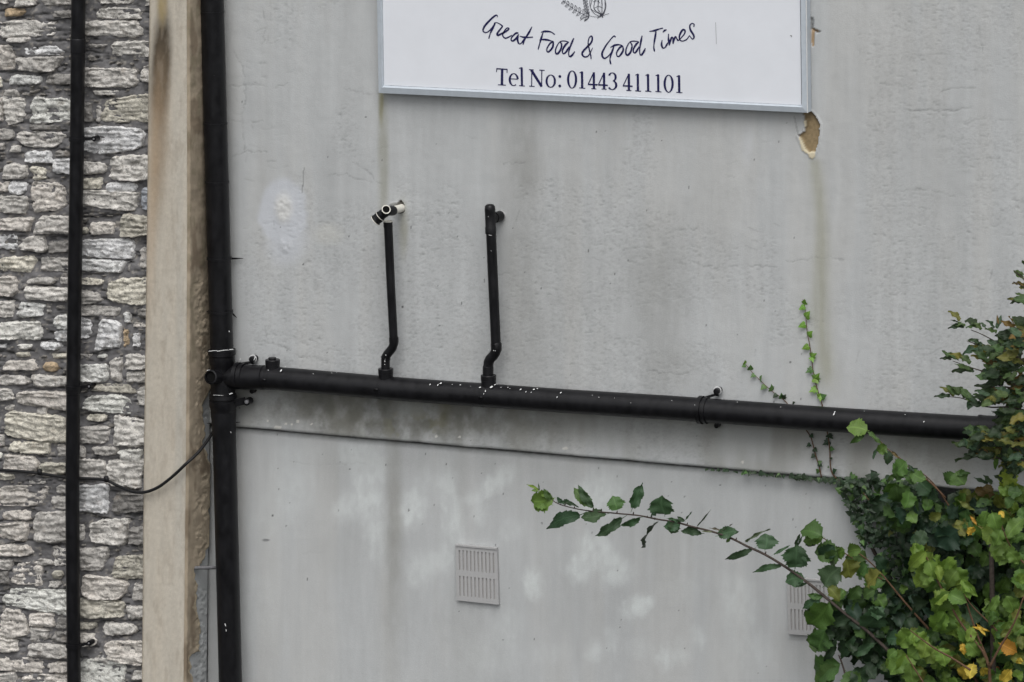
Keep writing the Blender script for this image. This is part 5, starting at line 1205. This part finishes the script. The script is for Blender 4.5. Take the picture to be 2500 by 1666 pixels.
# --- hornbeam sprays at the right edge
hor = empty('hornbeam_shrub', P(2620, 1900, -.6), 'darker shrub with small olive and bronze leaves in flat sprays at the right edge', 'shrub')
op = Plant(hor, 'horn', 300)
Zo = lambda x, y: (2240+x/2.904, 640+y/2.904)
HG = (.062, .105, .036); HO = (.13, .13, .03); HD = (.032, .055, .026); HB_ = (.15, .105, .03); HT = (.055, .10, .055)
sprays = [((380,482),(460,515),(560,570),(640,630),(755,705),(900,800)), ((250,702),(340,735),(430,765),(560,805),(680,860),(800,930)), ((540,760),(600,800),(700,880),(820,980)), ((225,955),(320,968),(420,1008),(520,1030),(640,1030),(800,1060)),
          ((400,880),(520,890),(640,888),(800,930)), ((590,420),(680,460),(755,495),(900,560)), ((680,60),(740,110),(820,180)), ((640,265),(755,290),(850,320)), ((680,140),(755,175),(850,220)), ((430,1385),(560,1390),(700,1400),(850,1440)), ((540,1280),(640,1310),(755,1345),(900,1400)), ((350,560),(440,590),(560,620),(640,640)), ((530,1070),(620,1060),(755,1080),(850,1100))]
for s in sprays: twig(hor, [P(*Zo(x, y), -.5) for x, y in s], .0015, .0045, MAT['bark'])
def ol(x, y, tx, ty, wr, c, d=-.5):
    x0, y0 = Zo(x, y); x1, y1 = Zo(tx, ty); nm = tocam*.75+np.array([R.uniform(-.4, .4), 0, R.uniform(.3, 1.1)])
    op.leaf(P(x0, y0, d), P(x1, y1, d-R.uniform(-.03, .04)), wr, var(c, .25), nrm=nm, rr=R)
for q in ((300,415,222,340,.8,HO),(285,425,235,410,.4,HD),(330,460,215,465,.55,HD),(340,450,240,445,.6,HG),(420,450,330,405,.9,HD),(430,460,340,460,.8,HG),(450,480,400,430,.8,HG),(480,470,440,425,.8,HT),(540,470,498,410,.7,HT),(560,470,590,372,.6,HT),(575,440,565,375,.4,HB_),(560,500,480,470,.8,HG),(690,460,590,415,.7,HB_),(690,440,640,385,.8,HB_),(760,450,670,390,.9,HG),
   (440,575,355,550,.6,HD),(470,605,375,590,.6,HO),(480,600,400,575,.6,HD),(600,600,490,560,1.0,HT),(610,630,480,635,.6,HD),(660,560,590,510,.9,HD),(640,590,560,520,.9,HG),(755,600,640,560,.9,HG),(740,650,650,620,.9,HO),(700,600,660,640,.9,HO),
   (240,690,155,680,.55,HD),(250,680,172,630,.6,HG),(290,700,200,640,.6,HG),(330,700,240,645,.7,HO),(375,720,290,650,.8,HG),(400,770,235,768,.55,HD),(380,760,260,725,.6,HG),(480,700,380,655,.7,HO),(500,710,390,620,.6,HG),(540,690,480,640,.6,HG),(560,760,430,820,.8,HT),(520,790,470,720,.8,HG),(620,700,530,650,1.2,HT),(660,760,560,690,1.2,HG),(660,850,600,750,1.0,HG),(720,750,630,680,.9,HD),(755,820,700,770,.6,HB_),(755,800,680,830,.6,HB_),
   (230,950,118,950,.55,HD),(260,950,160,880,.6,HO),(300,940,200,875,.7,HG),(340,960,240,880,.8,HG),(380,960,300,890,.9,HG),(400,990,320,930,.8,HG),(420,1000,350,930,.8,HT),(500,1020,360,1010,.5,HD),(540,1000,400,950,.9,HD),(530,880,400,880,.5,HD),(600,880,470,850,.6,HD),(560,930,430,910,.8,HG),(620,990,560,890,.9,HB_),(660,1000,580,940,.8,HO),(700,1000,640,900,1.0,HG),(740,1010,660,940,.9,HT),
   (755,260,632,265,.45,HO),(755,240,690,220,.6,HG),(755,290,650,285,.4,HD),(755,165,668,145,.5,HB_),(755,120,680,65,.8,HG),(755,90,700,60,.6,HG),(755,20,740,-10,1,HG),
   (640,1090,520,1060,.6,HD),(650,1070,560,1050,.7,HG),(700,1150,600,1110,.8,HT),(560,1250,480,1180,.9,HT),(500,1250,365,1220,.8,HG),(480,1270,370,1240,.6,HO),(500,1290,470,1210,.8,HB_),(600,1290,540,1190,.8,HB_),(610,1290,585,1180,.8,OR),(640,1300,620,1220,.9,HB_),(720,1290,650,1250,.7,OR),(755,1280,720,1220,.7,OR),(400,1320,240,1275,.5,HG),(400,1300,280,1290,.9,HT),(440,1340,320,1250,.8,HT),(500,1390,255,1388,.4,HD),(480,1380,330,1360,.6,HD),(560,1330,450,1320,.7,HO),(540,1370,400,1350,.8,HT),
   (500,1568,395,1530,.5,HD),(530,1568,460,1510,.8,HD),(600,1568,550,1510,.7,HD),(640,1480,610,1430,.9,HD)): ol(*q)
for (cx, cy, rx, ry, n) in ((690,600,90,60,34),(650,720,110,60,40),(620,800,110,50,34),(600,960,160,45,44),(720,930,60,110,34),(700,1080,110,45,36),(700,1180,90,60,36),(560,1260,160,60,46),(700,1330,80,80,36),(560,1350,150,40,30),(720,1450,70,60,24),(740,560,50,70,18),(850,500,90,200,50),(860,800,90,200,70),(860,1150,90,250,80),(830,250,60,160,20),(600,620,70,40,12),(470,600,60,25,6)):
    for _ in range(int(n*.62)):
        u = R.gauss(0, .5); v = R.gauss(0, .5); x = cx+u*rx; y = cy+v*ry; a = math.radians(180+R.gauss(10, 40)); L = R.uniform(85, 150)
        ol(x, y, x+math.cos(a)*L, y+math.sin(a)*L*.6, R.uniform(.6, 1.1), R.choice((HG, HG, HD, HD, HT, HO, HB_ if R.random() < .4 else HG)), -.5+R.uniform(-.15, .2))
for (xa_, ya_, xb_) in ((2515, 700, 2560), (2520, 1000, 2600), (2530, 1120, 2640)):
    twig(hor, [P(xa_, ya_, -.5), P((xa_+xb_)/2, 1500, -.55), P(xb_, 2000, -.6), P(xb_+10, 2430, -.6)], .006, .022, MAT['bark'], 'stem')
op.build(MAT['leafs'])
